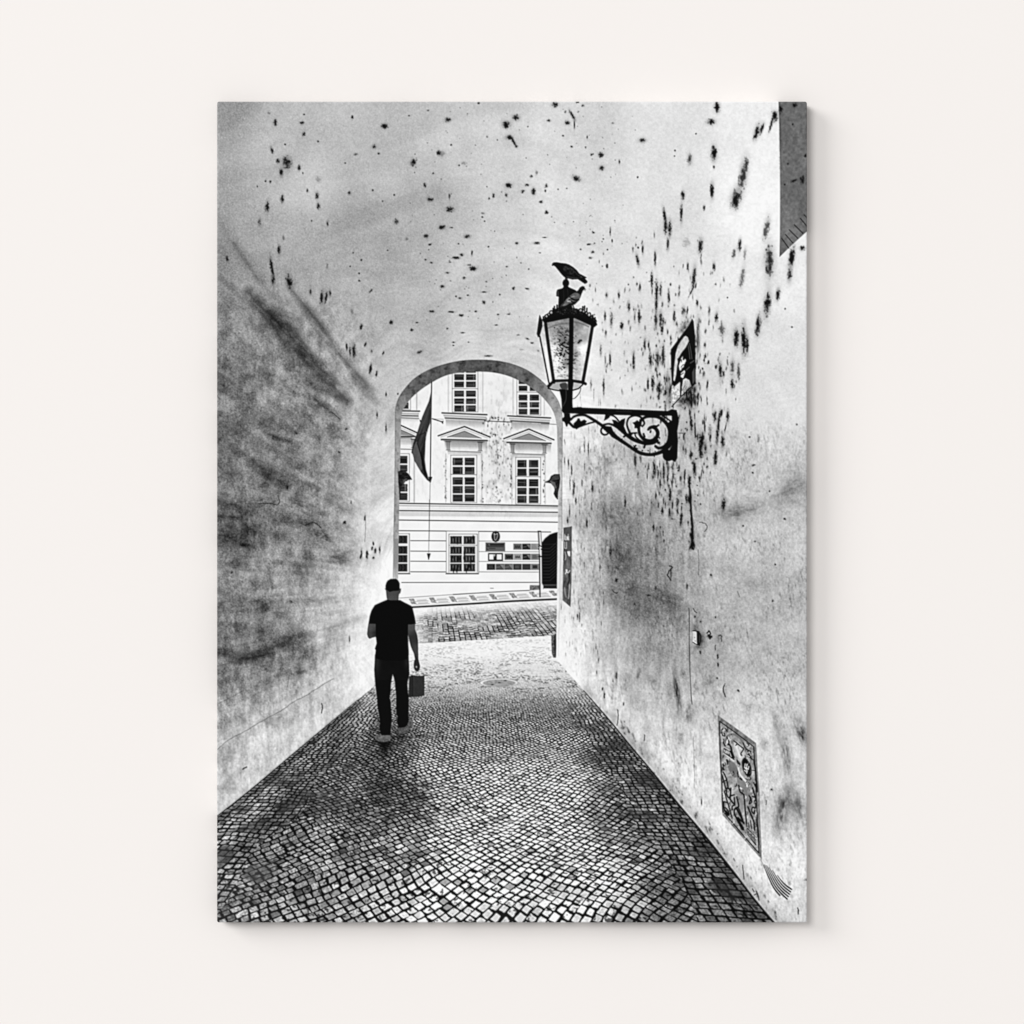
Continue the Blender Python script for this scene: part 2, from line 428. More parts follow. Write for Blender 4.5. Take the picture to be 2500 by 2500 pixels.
# ---- 2. chips in the plaster, one by one
def chips(f, items):
    for it in items:
        x, y, rx, ry = it[:4]
        dk = it[4] if len(it) > 4 else 1.0
        an = it[5] if len(it) > 5 else 0.0
        X, Y = f.one(x, y)
        spot(X, Y, max(rx / f.k, 1.1), max(ry / f.k, 1.1), dk, an)
chips(fA, [(443,203,10,18),(610,207,12,9),(622,277,9,11),(625,153,6,4),(712,323,5,6),(505,341,5,4),(422,378,7,18,1,-.3),(460,445,10,13),
 (516,455,24,32),(480,520,10,22),(593,488,8,14),(617,523,4,6),(383,572,5,5),(412,575,6,8),(330,605,4,6),(645,633,6,10),(706,665,10,20,.85),
 (487,685,10,20),(393,737,12,26),(714,730,10,16,.85),(345,830,9,22,.55),(672,822,4,5),(772,838,6,14,.8),(928,170,6,10),(1130,225,18,14),
 (1065,357,12,12),(950,403,12,8,.55),(1095,398,7,6),(882,459,5,4),(1310,455,15,18),(1470,395,10,14),(1490,400,18,16,.3),(1530,187,16,12),(1283,160,6,4),
 (1895,215,22,20),(1915,297,18,12),(1777,293,6,6,.5),(1550,345,5,5),(1598,473,5,5),(1437,524,5,5),(1383,597,9,11),(910,648,9,10),
 (1057,629,6,5),(1191,659,5,5),(1118,699,4,4),(1418,688,16,10),(1538,668,6,14,.6),(1542,750,20,14),(1815,662,8,12),(1788,682,5,6),(1897,660,8,10),
 (1910,600,18,14),(1203,827,14,14,.75),(1492,863,18,12),(1390,917,13,11),(1417,970,9,6),(1555,865,6,4),(1650,920,18,10,.8),(1745,798,5,5),
 (1760,825,4,4),(1748,775,10,6,.5),(1595,966,6,4),(1785,984,5,4),(1680,1025,5,14),(1580,1055,20,8),(1615,1035,12,8),(1540,1082,8,4),(1425,1085,9,5),
 (1387,1066,7,4),(1687,1122,20,12),(1665,1100,12,6,.6),(1526,1148,12,5),(1630,1183,9,7),(1494,1235,13,8),(1770,1204,6,4),(1605,1308,10,6),(1580,1297,5,4),
 (1655,1290,7,4),(1757,1270,16,4),(1755,1335,10,10),(1855,1285,5,5),(1428,1392,14,7),(1550,1395,16,5),(1613,1417,13,7),(1705,1392,9,5),(1845,1411,8,4),
 (1912,1410,9,4),(1832,1478,10,4),(1173,1460,11,12),(1335,1462,9,4),(1303,1508,9,8),(1525,1499,6,6),(1622,1526,10,4),(1352,1647,15,8,.75,-.4),(1563,1586,8,4),
 (1563,1606,6,3),(1785,1672,20,5),(1660,1585,5,3),(985,1068,6,6),(932,1023,4,4),(914,1108,4,4),(970,1153,5,5),(972,1200,6,6),(1150,1007,4,3),
 (1045,1262,13,5,1,-.8),(983,1490,8,17,1,.35),(467,1003,9,22),(420,1110,9,52,1,-.15),(430,1200,11,24),(530,1205,17,38,1,-.2),(665,1270,6,16),(735,1305,10,34,1,.1),
 (762,1305,9,34,1,.2),(788,1275,6,18,.9),(892,1618,6,18),(913,1645,5,28),(937,1640,11,42),(1010,1602,6,12,1,.3),(1050,1643,6,10,.5),(1122,1653,5,12,1,.3),
 (1042,1755,7,28,1,.15),(1080,1785,6,16,1,.2),(1140,1912,4,12),(140,1058,7,18,.9,-.3),(715,562,16,18,.25),(1270,935,8,8,.35),(1900,1110,6,4),(925,1395,8,14,.3),
 (1722,82,6,6),(1405,128,6,5,.5),(405,145,9,7,.35),(770,1110,6,20,.3),(1628,460,16,8,.3),(495,930,7,12,.4)])
chips(fB, [(25,172,18,15),(270,90,16,14),(410,75,10,6),(445,97,7,7),(232,191,10,8),(380,160,8,30,1,-.5),(392,215,4,24),(348,205,13,12),(335,137,6,6),(100,229,4,4),
 (8,320,8,26,1,-.5),(28,354,8,8),(322,287,5,5),(375,355,7,6),(558,407,14,14),(500,405,7,6),(473,296,4,10),(820,316,18,13),(635,208,9,6,.4),(675,452,5,12),(563,490,14,14),
 (463,360,4,4),(405,555,24,14,1,.5),(95,597,12,7),(67,638,9,9),(135,637,12,18),(215,600,9,9),(210,632,6,6),(120,542,8,8),(155,520,7,12,.5),(290,624,4,4),
 (345,618,4,4),(182,703,10,9),(217,768,10,10),(790,548,5,6),(1075,660,11,22),(1065,775,8,45),(1270,400,17,40),(1270,485,6,10),(1258,632,11,40),(1118,435,13,30,.7),
 (1252,200,22,16),(1290,105,16,28),(1538,265,14,42,1,.25),(1572,243,9,30,1,.3),(1630,215,8,40,.9,.25),(1655,165,18,28),(1455,530,23,84,.8,.15),(1408,680,27,52,.95,.15),
 (1600,870,16,58,.65,.2),(1185,980,13,40,.9,.1),(1432,975,10,32,1,.1),(1395,1030,10,26,.6,.2),(1465,1030,8,30,.4,.1),(1618,1075,24,85,.85),(1760,1050,17,56,.95,.15),
 (1825,995,14,13),(1747,1160,13,40,.8,.1),(1672,1285,12,34,1,.1),(1605,1350,19,66,1,.1),(1548,1480,15,56,1,.1),(1447,1180,13,52,.65,.15),(1410,1555,16,45),(1458,1570,15,75),
 (1480,1600,8,40),(1310,1760,10,40),(1330,1785,7,18),(1387,1740,13,42,.6),(1425,1770,10,45,.6),(1385,1850,10,28),(1285,1740,8,12),(1270,1110,8,20),(1105,1108,6,20),
 (1143,1180,11,56,.95,.1),(1130,1262,4,34,1,.45),(960,790,9,42,1,-.15),(965,860,11,35),(993,870,10,40),(980,970,8,30),(900,1060,6,35),(790,1070,9,32,1,-.2),(822,1003,6,22),
 (793,990,6,6),(880,1195,8,40),(910,1270,9,62),(935,1255,7,35,.8),(985,1300,7,35,.8),(907,1350,8,30),(735,1360,8,25),(800,1425,8,35),(772,1425,6,28,.6),
 (905,1450,10,45,.8),(935,1440,10,40,.9),(1020,1425,8,30),(943,1508,7,22),(595,1290,8,15,.8),(672,1290,6,20,.9),(805,1240,6,20),(785,1220,5,10),(733,1222,4,5),
 (585,1425,6,25,.8),(625,1450,9,40,.6),(690,1485,10,20,.9),(590,1530,6,20,.7),(558,1640,6,30,.6),(617,1690,6,30),(587,1700,5,30,.5),(765,1705,8,46,.95),(835,1600,8,30,.8),
 (870,1700,9,40,.9),(915,1690,12,50,.8),(950,1660,10,45,.8),(860,1600,5,20),(497,1850,5,30,.5),(577,1865,5,45,.9),(885,1840,9,35),(925,1880,10,40),(855,1850,6,30),
 (965,1900,7,20),(1080,1390,12,25,.7),(1165,1340,7,18),(1240,1390,6,25,.7),(1320,1510,17,30,.6),(1285,1430,9,25),(512,897,8,6),(485,970,10,6),(508,1018,10,8),
 (495,1055,10,6,.8),(432,1002,5,5),(618,890,4,20),(575,937,4,4),(598,1105,7,12),(568,1107,4,4),(600,1003,4,4),(630,950,4,10),(205,926,12,3),(30,963,10,8),(155,962,16,7),
 (175,1023,5,3),(95,1249,11,5,1,.3),(10,1247,8,8),(105,1125,4,4),(95,1563,10,5,1,.4),(128,1590,10,5,1,.3),(40,1540,10,4,.5),(165,1640,8,5,.4,.5),(60,1632,12,6,.3),
 (895,910,4,16,.8),(1025,380,4,4),(1022,415,4,4),(1157,275,4,4),(1355,1304,4,4),(1718,1376,5,5),(1760,1490,5,5),(1095,960,20,30,.2)])
chips(fR, [(888,230,22,90),(860,50,11,60),(945,290,12,70,.95),(950,390,7,50),(985,430,13,60,.8),(1050,470,34,86),(1030,600,26,100),(1110,600,22,86,.8),(1045,700,30,46,.9),
 (1095,200,8,110,.9),(1100,300,11,50),(1260,110,25,80,.95),(1315,220,22,170,1,.1),(1360,60,20,50,1,.2),(1295,400,20,60),(1460,100,22,90,.95),(1425,280,8,60,1,.2),
 (1185,430,17,60,.85),(1180,300,25,60,.35),(1380,510,28,90,.9),(1290,500,20,50,.4),(1268,760,28,110,.95),(880,700,12,70,.8),(800,640,18,60,.5),(935,930,25,112,1,-.05),
 (905,840,18,18),(860,1080,26,30,.7),(856,1140,22,90),(868,1410,26,84),(905,1850,22,80),(780,1080,12,90,.9),(305,930,22,120,.85),(365,1010,13,60,.8),(405,1020,13,60,.8),
 (455,980,18,110,.9),(515,1090,13,70),(525,920,22,80,.6),(590,910,22,60,.55),(395,1160,14,60,.85),(585,1160,10,70,.9),(553,1340,20,92),(590,1490,13,60,.9),(670,1460,22,80,.75),
 (545,1630,17,60),(430,1600,18,46),(728,1740,20,90),(740,1660,14,30),(810,1400,17,56),(720,1080,18,40,.8),(1395,1500,26,90,.9,.1),(295,1850,14,50,.9),(400,1850,8,20),
 (815,200,10,12),(795,300,12,12,.7),(10,800,14,110,.7),(95,770,10,60,.6),(980,1190,10,8),(990,1350,8,14),(945,1440,8,10),(740,1480,12,8),(1010,1090,8,40,.8,-.3),(1805,430,10,8),
 (1850,990,9,10),(1870,870,24,10,.7),(1700,1830,12,8,1,.5),(1620,900,8,8,.6),(840,1780,12,34,.7),(600,1720,30,12,.4),(720,370,40,6,.5),(680,960,10,9),(665,920,9,8),(960,770,12,14),
 (640,1130,6,40,.5),(700,1310,40,50,.35),(1440,700,12,36,.4)])
chips(fD, [(712,835,6,30),(505,750,6,25),(390,740,5,40,.8),(355,600,4,26,.8),(480,500,4,42,.7),(455,490,4,30,.6),(620,1150,8,30,.8),(657,1332,8,14),(1000,1290,5,40,.6),(425,1565,4,24,.8),
 (412,1560,4,16,.8),(470,970,6,22),(1100,1370,5,20,.8),(375,640,4,30,.7),(385,780,5,24,.7),(402,830,5,22,.8),(330,580,4,20,.6),(440,720,4,22,.6),(362,900,4,40,.5),(365,720,4,40,.5),
 (350,955,5,20,.8),(1515,610,8,8,.6),(1515,655,5,5),(1620,770,5,5),(1715,945,7,5),(1453,989,5,5),(1527,1086,6,5),(1655,1232,5,5),(1640,1460,6,7),(1790,350,5,5),(1550,440,8,26,.4),(1252,1297,8,6),
 (770,570,5,30,.6),(1280,1563,5,6),(1150,1560,5,6),(1185,1592,6,8),(770,1480,6,6,.6),(905,1380,10,12,.6),(860,1425,14,5,.7),(1495,430,5,5)])
chips(fF, [(580,380,5,22,.85),(570,340,5,10,.8),(702,435,4,10,.8),(655,258,6,20,.6),(1185,110,5,12),(1294,135,5,13),(1296,188,5,12),(1422,350,7,5),(1632,972,8,8),(1290,272,5,6),(1240,10,12,10),
 (338,125,3,14,.8),(533,240,3,16,.6),(635,290,3,12,.5),(890,870,8,8,.6),(1192,1050,4,20,.8),(1850,1540,14,8,.4),(1745,1560,10,14,.25),(1800,1740,4,14,.8)])
chips(fC, [(1083,290,5,16),(1140,375,4,24,.9),(1140,160,4,10),(520,750,8,10,.9),(880,968,8,10),(1006,940,5,14,.9),(920,843,5,8),(1060,1100,5,12),(1020,1170,7,24),(985,1165,5,26,.9),(978,1185,4,10),
 (1052,1132,6,10),(1072,1145,7,14),(1100,1140,5,20),(1060,1190,6,8),(910,1700,4,20,.7),(170,1280,6,8,.8),(240,1110,18,12,.7),(543,1465,8,8,.6),(845,525,6,5,.8),(890,380,8,6,.7),(1215,157,4,6)])
# thick drip under the lamp
scratch(fR, [(858, 1150), (862, 1280), (872, 1450), (880, 1620), (890, 1760), (905, 1880), (900, 1932)], 3.6, .97)
scratch(fD, [(1120, 760), (1128, 900), (1135, 1000), (1132, 1090), (1134, 1130)], 4.2, .9)
for k in range(26):
    chips(fD, [(1133 + RNG.normal(0, 7), 1050 + RNG.uniform(-20, 90), RNG.uniform(3, 8), RNG.uniform(5, 16), .9)])
# fine peppering right of the lamp and round the plaque
for k in range(260):
    x = RNG.normal(1640, 120)
    y = RNG.normal(860, 130)
    if x < 1440 or x > 1800 or y < 560:
        continue
    spot(x, y, RNG.uniform(.9, 2.2), RNG.uniform(1.6, 7), RNG.uniform(.15, .65), RNG.uniform(-.1, .2))
for k in range(170):
    x, y = RNG.uniform(1590, 1730), RNG.normal(930, 110)
    spot(x, y, RNG.uniform(1.0, 2.4), RNG.uniform(2.5, 8), RNG.uniform(.4, .95), RNG.uniform(-.05, .15))
for k in range(90):
    x, y = RNG.normal(1640, 45), RNG.normal(1140, 90)
    spot(x, y, RNG.uniform(.9, 2.2), RNG.uniform(2, 8), RNG.uniform(.35, .85))
for k in range(160):
    x, y = RNG.uniform(1000, 1560), RNG.uniform(260, 800)
    spot(x, y, RNG.uniform(.8, 1.6), RNG.uniform(.8, 1.6), RNG.uniform(.3, .8))
for k in range(110):
    x, y = RNG.uniform(1370, 1480), RNG.uniform(940, 1640)
    spot(x, y, RNG.uniform(.8, 1.4), RNG.uniform(3, 10), RNG.uniform(.15, .5))

# bright corners where daylight comes in
def glow(x, y, rx, ry, k):
    g = np.exp(-(((XX - x) / rx) ** 2 + ((YY - y) / ry) ** 2)) * k
    T[:] = T + (1.0 - T) * g
glow(945, 1560, 36, 120, .85)
glow(1385, 1640, 34, 80, .5)
T[:] = np.clip(T, 0.02, 0.985)
ID[:] = P_VAULT
# ---- 3. the deep recess at the upper right edge
P_REC = part('wall_recess', P_VAULT, 'dark grey recess with a row of short ticks cut by the right edge')
rec = local((1880, 240, 1980, 660), lambda XX, YY: 0.43 + (fbm(XX / 60, YY / 80, 101, 4) - 0.5) * 0.16 + (fbm(XX / 6, YY / 7, 103, 3) - 0.5) * 0.16 - 0.08 * sstep(1925, 1905, XX) * sstep(500, 640, YY))
poly(fB, [(1675, 60), (1680, 200), (1685, 420), (1686, 640), (1685, 900), (1682, 1050), (1760, 975), (1870, 875), (1870, 60)], rec, P_REC)
chips(fB, [(1778, 95, 14, 14), (1765, 215, 4, 6), (1735, 462, 5, 6), (1845, 412, 10, 10), (1825, 560, 14, 28, .8), (1775, 570, 20, 8, .8, -.4), (1715, 595, 5, 5), (1685, 300, 6, 200, .25), (1690, 120, 10, 20)])
for a, b in [((1570, 1740), (1655, 1860)), ((1615, 1690), (1710, 1800)), ((1660, 1630), (1770, 1740)), ((1725, 1570), (1835, 1680)), ((1800, 1490), (1882, 1590)), ((1845, 1445), (1884, 1482))]:
    stroke(fR4, [a, b], 9, 0.05, P_REC)

# ---- 4. cobbled floor
FLOOR_L = [(530, 1992.5), (616, 1924.6), (717, 1839), (810, 1761), (873, 1709), (913, 1676)]
FLOOR_R = [(1358, 1608), (1378, 1633), (1400, 1657), (1425, 1686), (1483, 1752), (1537, 1818), (1599, 1892), (1661, 1969), (1720, 2039), (1793, 2132), (1840, 2194), (1892, 2256)]
floor_pts = [(520, 2260), (520, 2000)] + FLOOR_L + [(914, 1600), (960, 1576), (1021, 1570.5), (1180, 1561.5), (1345, 1551.5)] + FLOOR_R + [(1892, 2260)]
fcov, fb = cov_poly(floor_pts)
stone_tone = field([
 (1000,1740,225),(1200,1740,246),(1330,1740,240),(1440,1750,190),(1400,1690,225),(800,1800,172),(860,1750,205),(820,1840,140),(700,1880,150),(760,1870,150),(600,1960,150),(540,2050,150),
 (640,2060,120),(700,2000,101),(760,1950,92),(850,1880,114),(930,1830,102),(980,1810,123),(930,1920,72),(1000,1950,91),(880,1960,99),(1060,1850,190),(1080,1920,180),(1200,1900,236),(1350,1900,230),(1420,1900,190),
 (1470,1860,123),(1530,1880,131),(1100,2050,196),(1000,2060,160),(940,2100,150),(850,2060,120),(780,2060,150),(740,2120,123),(690,2150,108),(600,2150,140),(560,2220,116),(620,2230,130),(700,2230,165),
 (850,2150,150),(850,2230,150),(950,2200,176),(1100,2200,226),(1250,2100,240),(1400,2050,232),(1500,2050,160),(1480,1980,131),(1580,1980,123),(1580,2060,150),(1650,2060,114),(1480,2150,216),(1530,2220,170),
 (1350,2230,200),(1640,2180,91),(1620,2240,114),(1700,2160,123),(1780,2220,119),(1720,2100,123),(1240,2240,205)], eps=30, power=2.0)
i0, i1, j0, j1 = fb
SX, SY = 2, 3
fh, fw = i1 - i0, j1 - j0
acc = np.zeros((fh, fw), np.float32)
HV = 1425.0
for a in range(SY):
    for c in range(SX):
        y = OY + i0 + np.arange(fh)[:, None] + (a + 0.5) / SY
        x = OX + j0 + np.arange(fw)[None, :] + (c + 0.5) / SX
        v = y - HV
        X = (x - 1200.0) / v
        Z = 1250.0 / v + 0 * x
        wob = (fbm(X * 5, Z * 5, 201, 2) - 0.5) * 0.045
        # middle field: rows run diagonally in shallow arcs; side strips: rows square to the walls
        edge_l = -0.86 + 0.03 * np.sin(Z * 9)
        edge_r = 0.62 + 0.02 * np.sin(Z * 8)
        side = (X < edge_l) | (X > edge_r)
        S = np.where(side, 0.034, 0.0305)
        arc = 0.055 * np.cos(X * 4.2 + 0.4) + 0.02 * np.sin(Z * 6 + X * 3)
        u = np.where(side, X * 1.05 + wob * 0.5, (X + (Z + arc)) * 0.7071 + wob)
        w = np.where(side, Z + wob * 0.8 + X * 0.08, (-X + (Z + arc)) * 0.7071 + wob * 0.7)
        u, w = u / S, w / S
        row = np.floor(w)
        u = u + hsh(row, row * 0 + 3, 5) * 0.35 + 0.26 * (vn(u * 0.6, row * 7.7, 207) - 0.5) * 2
        col = np.floor(u)
        w2 = w - row + 0.13 * (hsh(col, row, 9) - 0.5)
        fu = np.abs(2 * (u - col) - 1)
        fw_ = np.abs(2 * w2 - 1)
        shrink = 0.70 + 0.19 * hsh(col, row, 13) - 0.13 * sstep(1960, 1740, y)
        rr = (fu ** 9 + np.clip(fw_, 0, 1.4) ** 9) ** (1 / 9)
        rough = (vn(u * 2.3, w * 2.3, 17) - 0.5) * 0.26
        stone = sstep(shrink + 0.07, shrink - 0.10, rr + rough)
        h1 = hsh(col, row, 21)
        tone = 1.0 + 0.14 * (h1 - 0.5) - 0.30 * (h1 < 0.05) - 0.12 * (h1 > 0.94)
        fleck = fbm(u * 2.4, w * 2.4, 23, 3)
        tone = tone * (1 - 0.60 * sstep(0.60, 0.70, fleck) * (hsh(col, row, 27) > 0.45)) * (0.90 + 0.22 * vn(u * 5, w * 5, 29))
        stt = stone_tone[i0:i1, j0:j1]
        stt = stt + (1 - stt) * 0.35 * sstep(.62, .85, stt) + 0.10 * sstep(1980, 1800, y) * sstep(.35, .7, stt)
        tone = tone * (1 + np.clip(0.95 - stt, 0, .6) * (hsh(col, row, 33) - 0.45) * 1.0)
        tone = tone * (1 + (fbm(x / 3.4, y / 2.4, 35, 3) - .5) * 1.1 * sstep(.72, .45, stt))
        tone = tone + 0.5 * (vn(x / 2.2, y / 1.6, 39) > .93) * sstep(.7, .45, stt)
        st = np.clip(stt * tone * 1.12, 0, 0.985)
        dirt = fbm(X * 9, Z * 9, 31, 4)
        left_soft = sstep(800, 560, x) * sstep(2030, 2180, y)
        joint = 0.0 + 0.16 * left_soft + 0.08 * (dirt > 0.62)
        merge = np.clip(sstep(0.54, 0.66, dirt) * (0.18 + 0.5 * left_soft + 0.55 * sstep(.53, .66, X) + .40 * sstep(-.70, -.95, X) * (y > 1800)), 0, .85)  # dirt filling the joints in places
        mask = stone * (1 - merge * 0.5)
        pix = joint + (st - joint) * mask
        pix = pix * (1 - merge * 0.45) + merge * 0.45 * 0.28
        far = sstep(1760, 1640, y)                                       # towards daylight the joints bleach out
        flk = fbm(x / 4.2, y / 1.5, 41, 3)
        band = fbm(x / 60, y / 9, 43, 3)
        bleach = 0.99 - 0.66 * sstep(0.48, 0.68, flk) * (.25 + .75 * sstep(0.42, 0.60, band)) * (0.25 + 0.75 * sstep(1570, 1690, y)) - 0.05 * vn(x / 5, y / 2, 45)
        k = np.clip(far * (0.86 + 0.14 * sstep(1640, 1590, y)), 0, 1)
        pix = np.clip(pix * (1 + 0.1 * far), 0, 1) * (1 - k) + np.clip(bleach, 0.1, 1) * k
        acc += pix
acc /= SX * SY
full = T.copy()
full[i0:i1, j0:j1] = acc
lay((fcov, fb), full, P_FLOOR)
del full
# dark gap along the walls
stroke(Frame(0, 0, 1), FLOOR_R[3:], [1.5, 2, 3, 3, 4, 4.5, 5, 5, 5], 0.03, None, .85)
stroke(Frame(0, 0, 1), FLOOR_L[:5], [2, 2.5, 2, 1.5, 1], 0.06, None, .75)
shade(cov_stroke(np.array(FLOOR_R[3:]) + [7, -3], 12, 6), .88)
shade(cov_stroke(np.array(FLOOR_L[:5]) + [4, 8], 16, 7), .62)
shade(cov_stroke(np.array(FLOOR_R[4:]) + [16, -10], 16, 14), .84)
for k in range(60):
    q_ = RNG.uniform(4, 10.9)
    a_, b_ = FLOOR_R[int(q_)], FLOOR_R[int(q_) + 1]
    t_ = q_ - int(q_)
    spot(a_[0] + (b_[0] - a_[0]) * t_ + RNG.uniform(4, 26), a_[1] + (b_[1] - a_[1]) * t_ - RNG.uniform(2, 14), RNG.uniform(1, 3), RNG.uniform(2, 7), RNG.uniform(.15, .5), -.4)
shade(cov_stroke(np.array(FLOOR_R[6:]) + [-14, 6], 18, 9), .7)
shade(cov_stroke(np.array(FLOOR_R[5:]) + [-46, 10], 60, 34), .80)
shade(cov_stroke(np.array(FLOOR_R[7:]) + [-128, 16], 34, 20), .78)
shade(cov_stroke([(850, 1775), (760, 1890), (660, 2000), (560, 2100)], 36, 20), .74)
P_MAN = part('manhole_cover', P_FLOOR, 'oval grey manhole cover lying in the cobbles')
lay(cov_ellipse(1218, 1667, 47.5, 10.6), .35, P_MAN, .8)
lay(cov_ellipse(1218, 1667, 46.2, 9.8), .95, P_MAN)
mh = local((1150, 1640, 1290, 1700), lambda XX, YY: 0.60 + (fbm(XX / 5, YY / 2.5, 301, 3) - .5) * .3)
lay(cov_ellipse(1219, 1667.6, 40, 8.6), mh, P_MAN)
for x, y in [(600, 872), (495, 908), (370, 942)]:
    X, Y = fV.one(x, y)
    lay(cov_ellipse(X, Y, 3.2, 1.1), .12, P_MAN)

# ---- 5. outside: everything seen through the opening, then clipped to it
OPEN = np.concatenate([smooth(fG([(165, 700), (172, 630), (192, 575), (260, 480), (360, 390), (480, 310), (620, 240), (760, 210), (900, 200), (1060, 202), (1200, 225), (1320, 265),
       (1450, 330), (1560, 410), (1650, 500), (1720, 600), (1752, 700), (1765, 800)])), fG([(1770, 1100), (1776, 1500), (1772, 1700)]),
       fH([(1768, 400), (1762, 1000), (1757, 1400), (1752, 1620)]), [(1356, 1615), (1345, 1640), (914, 1640), (916, 1560), (950, 1480), (971, 1420)], fG([(140, 1900), (148, 1400), (160, 900)])])
ocov_s, ob = cov_poly(OPEN)
OC = np.zeros_like(T)
OC[ob[0]:ob[1], ob[2]:ob[3]] = ocov_s
T_keep, ID_keep = T.copy(), ID.copy()
T[:] = 0.965 + (fbm(XX / 30, YY / 40, 401, 4) - 0.5) * 0.05
ID[:] = P_FACADE
flaw = np.clip(fbm(XX / 6, YY / 12, 403, 5) - 0.5, 0, 1) * 0.55 * sstep(1300, 1230, YY)
zone = np.exp(-(((XX - 1215) / 40) ** 2 + ((YY - 1120) / 150) ** 2)) + .25
T -= flaw * zone + 0.10 * zone * fbm(XX / 14, YY / 14, 405, 3) * sstep(1240, 1160, YY)
for k in range(120):
    x, y = RNG.normal(1215, 16), RNG.uniform(1020, 1230)
    spot(x, y, RNG.uniform(.8, 1.8), RNG.uniform(1, 3.4), RNG.uniform(.15, .55))
for k in range(26):
    x, y = fG.one(1090 + RNG.normal(0, 90), 660 + RNG.exponential(60))
    spot(x, y, RNG.uniform(1, 1.8), RNG.uniform(1.4, 3.4), RNG.uniform(.5, .9))
for x in (1150, 1140, 1215):
    scratch(fG, [(x, 900), (x + 4, 1020), (x, 1150)], 1.0, .3)
for x0 in (620, 1000, 1292, 1632):
    for k in range(22):
        X, Y = fG.one(x0 + RNG.normal(0, 7), RNG.uniform(1060, 1540))
        spot(X, Y, RNG.uniform(.8, 1.5), RNG.uniform(1, 3.2), RNG.uniform(.3, .8))
# mouldings
def hline(f, pts, w, tone, alpha=1.0, pid=None):
    stroke(f, pts, w, tone, pid, alpha, sm=False)
def sill(f, x0, y0, x1, y1, d):
    poly(f, [(x0, y0), (x1, y0 + d), (x1 - 16, y1 + d), (x0 + 32, y1)], .86)
    hline(f, [(x0, y0), (x1, y0 + d)], 13, .10)
    hline(f, [(x0 + 16, y0 + 26), (x1 - 8, y0 + 28 + d)], 8, .55)
    hline(f, [(x0 + 24, y0 + 44), (x1 - 12, y0 + 45 + d)], 6, .62)
    hline(f, [(x0 + 32, y1), (x1 - 16, y1 + d)], 12, .28)
sill(fG, 585, 622, 1045, 676, 18)
sill(fG, 1258, 652, 1698, 704, 22)
sill(fG, 100, 600, 355, 650, 4)
hline(fG, [(160, 672), (350, 682)], 6, .25, .8)
hline(fG, [(495, 682), (600, 688)], 5, .3, .6)
hline(fG, [(1020, 704), (1300, 716)], 8, .15, .9)
hline(fG, [(1300, 716), (1500, 728)], 5, .4, .5)
hline(fG, [(1600, 732), (1760, 740)], 6, .25, .8)
P_PED = []
def pediment(ax, ay, lx, ly, rx, ry, shade_in=.55):
    pid = part('pediment', P_FACADE)
    d = (ry - ly) / (rx - lx)
    poly(fG, [(ax, ay - 6), (lx, ly), (lx + 26, ly + 20), (lx + 30, ly + 34), (rx - 30, ry + 34), (rx - 22, ry + 18), (rx, ry)], .93, pid)
    hline(fG, [(lx, ly), (ax, ay), (rx, ry)], 13, .08, 1, pid)
    hline(fG, [(lx + 26, ly + 12), (ax, ay + 26), (rx - 26, ry + 10)], 6, .5, .8, pid)
    poly(fG, [(ax, ay + 48), (ax - 175, ay + 115 - 8), (ax + 172, ay + 115 + 6)], shade_in, pid)
    hline(fG, [(ax - 175, ay + 107), (ax, ay + 46), (ax + 172, ay + 121)], 7, .2, .8, pid)
    hline(fG, [(lx + 34, ly + 38), (rx - 30, ry + 36)], 17, .16, .9, pid)
    hline(fG, [(lx + 60, ly + 54), (rx - 60, ry + 50)], 10, .5, .7, pid)
    for cx in (ax - 167, ax + 160):
        cy = ay + 160 + (cx - ax) * d
        poly(fG, [(cx - 20, cy), (cx + 20, cy), (cx + 16, cy + 84), (cx - 16, cy + 84)], .9, pid)
        for q in (-16, -4, 8, 17):
            hline(fG, [(cx + q, cy + 2), (cx + q * .8, cy + 80)], 5, .3, .8, pid)
        hline(fG, [(cx - 22, cy + 84), (cx + 22, cy + 84)], 6, .3, .9, pid)
        hline(fG, [(cx - 26, cy - 4), (cx + 26, cy - 2)], 8, .2, .9, pid)
    hline(fG, [(ax - 170, ay + 252), (ax + 168, ay + 262)], 9, .35, .8, pid)
    c, b = cov_poly(fG([(ax - 140, ay + 165), (ax + 140, ay + 170), (ax + 140, ay + 215), (ax - 140, ay + 210)]))
    shade((c, b), .93)
    return pid
pediment(815, 762, 545, 857, 1078, 870)
pediment(1475, 788, 1218, 886, 1732, 898)
pediment(130, 735, -120, 830, 335, 828)
def under(f, x0, y0, x1, y1, depth, k):                              # soft grey below a ledge
    for q in range(7):
        d = depth * (q + 1) / 7
        shade(cov_poly(f([(x0, y0), (x1, y1), (x1 - 6, y1 + d), (x0 + 6, y0 + d)])), 1 - k / 7)
under(fG, 620, 690, 1030, 706, 70, .34)
under(fG, 1290, 720, 1685, 734, 70, .34)
under(fG, 100, 662, 350, 664, 50, .22)
under(fG, 610, 912, 1050, 918, 80, .36)
under(fG, 1280, 942, 1705, 948, 80, .36)
under(fG, 100, 880, 305, 884, 60, .26)
under(fG, 640, 1024, 985, 1030, 30, .2)
under(fG, 1305, 1048, 1640, 1054, 30, .2)
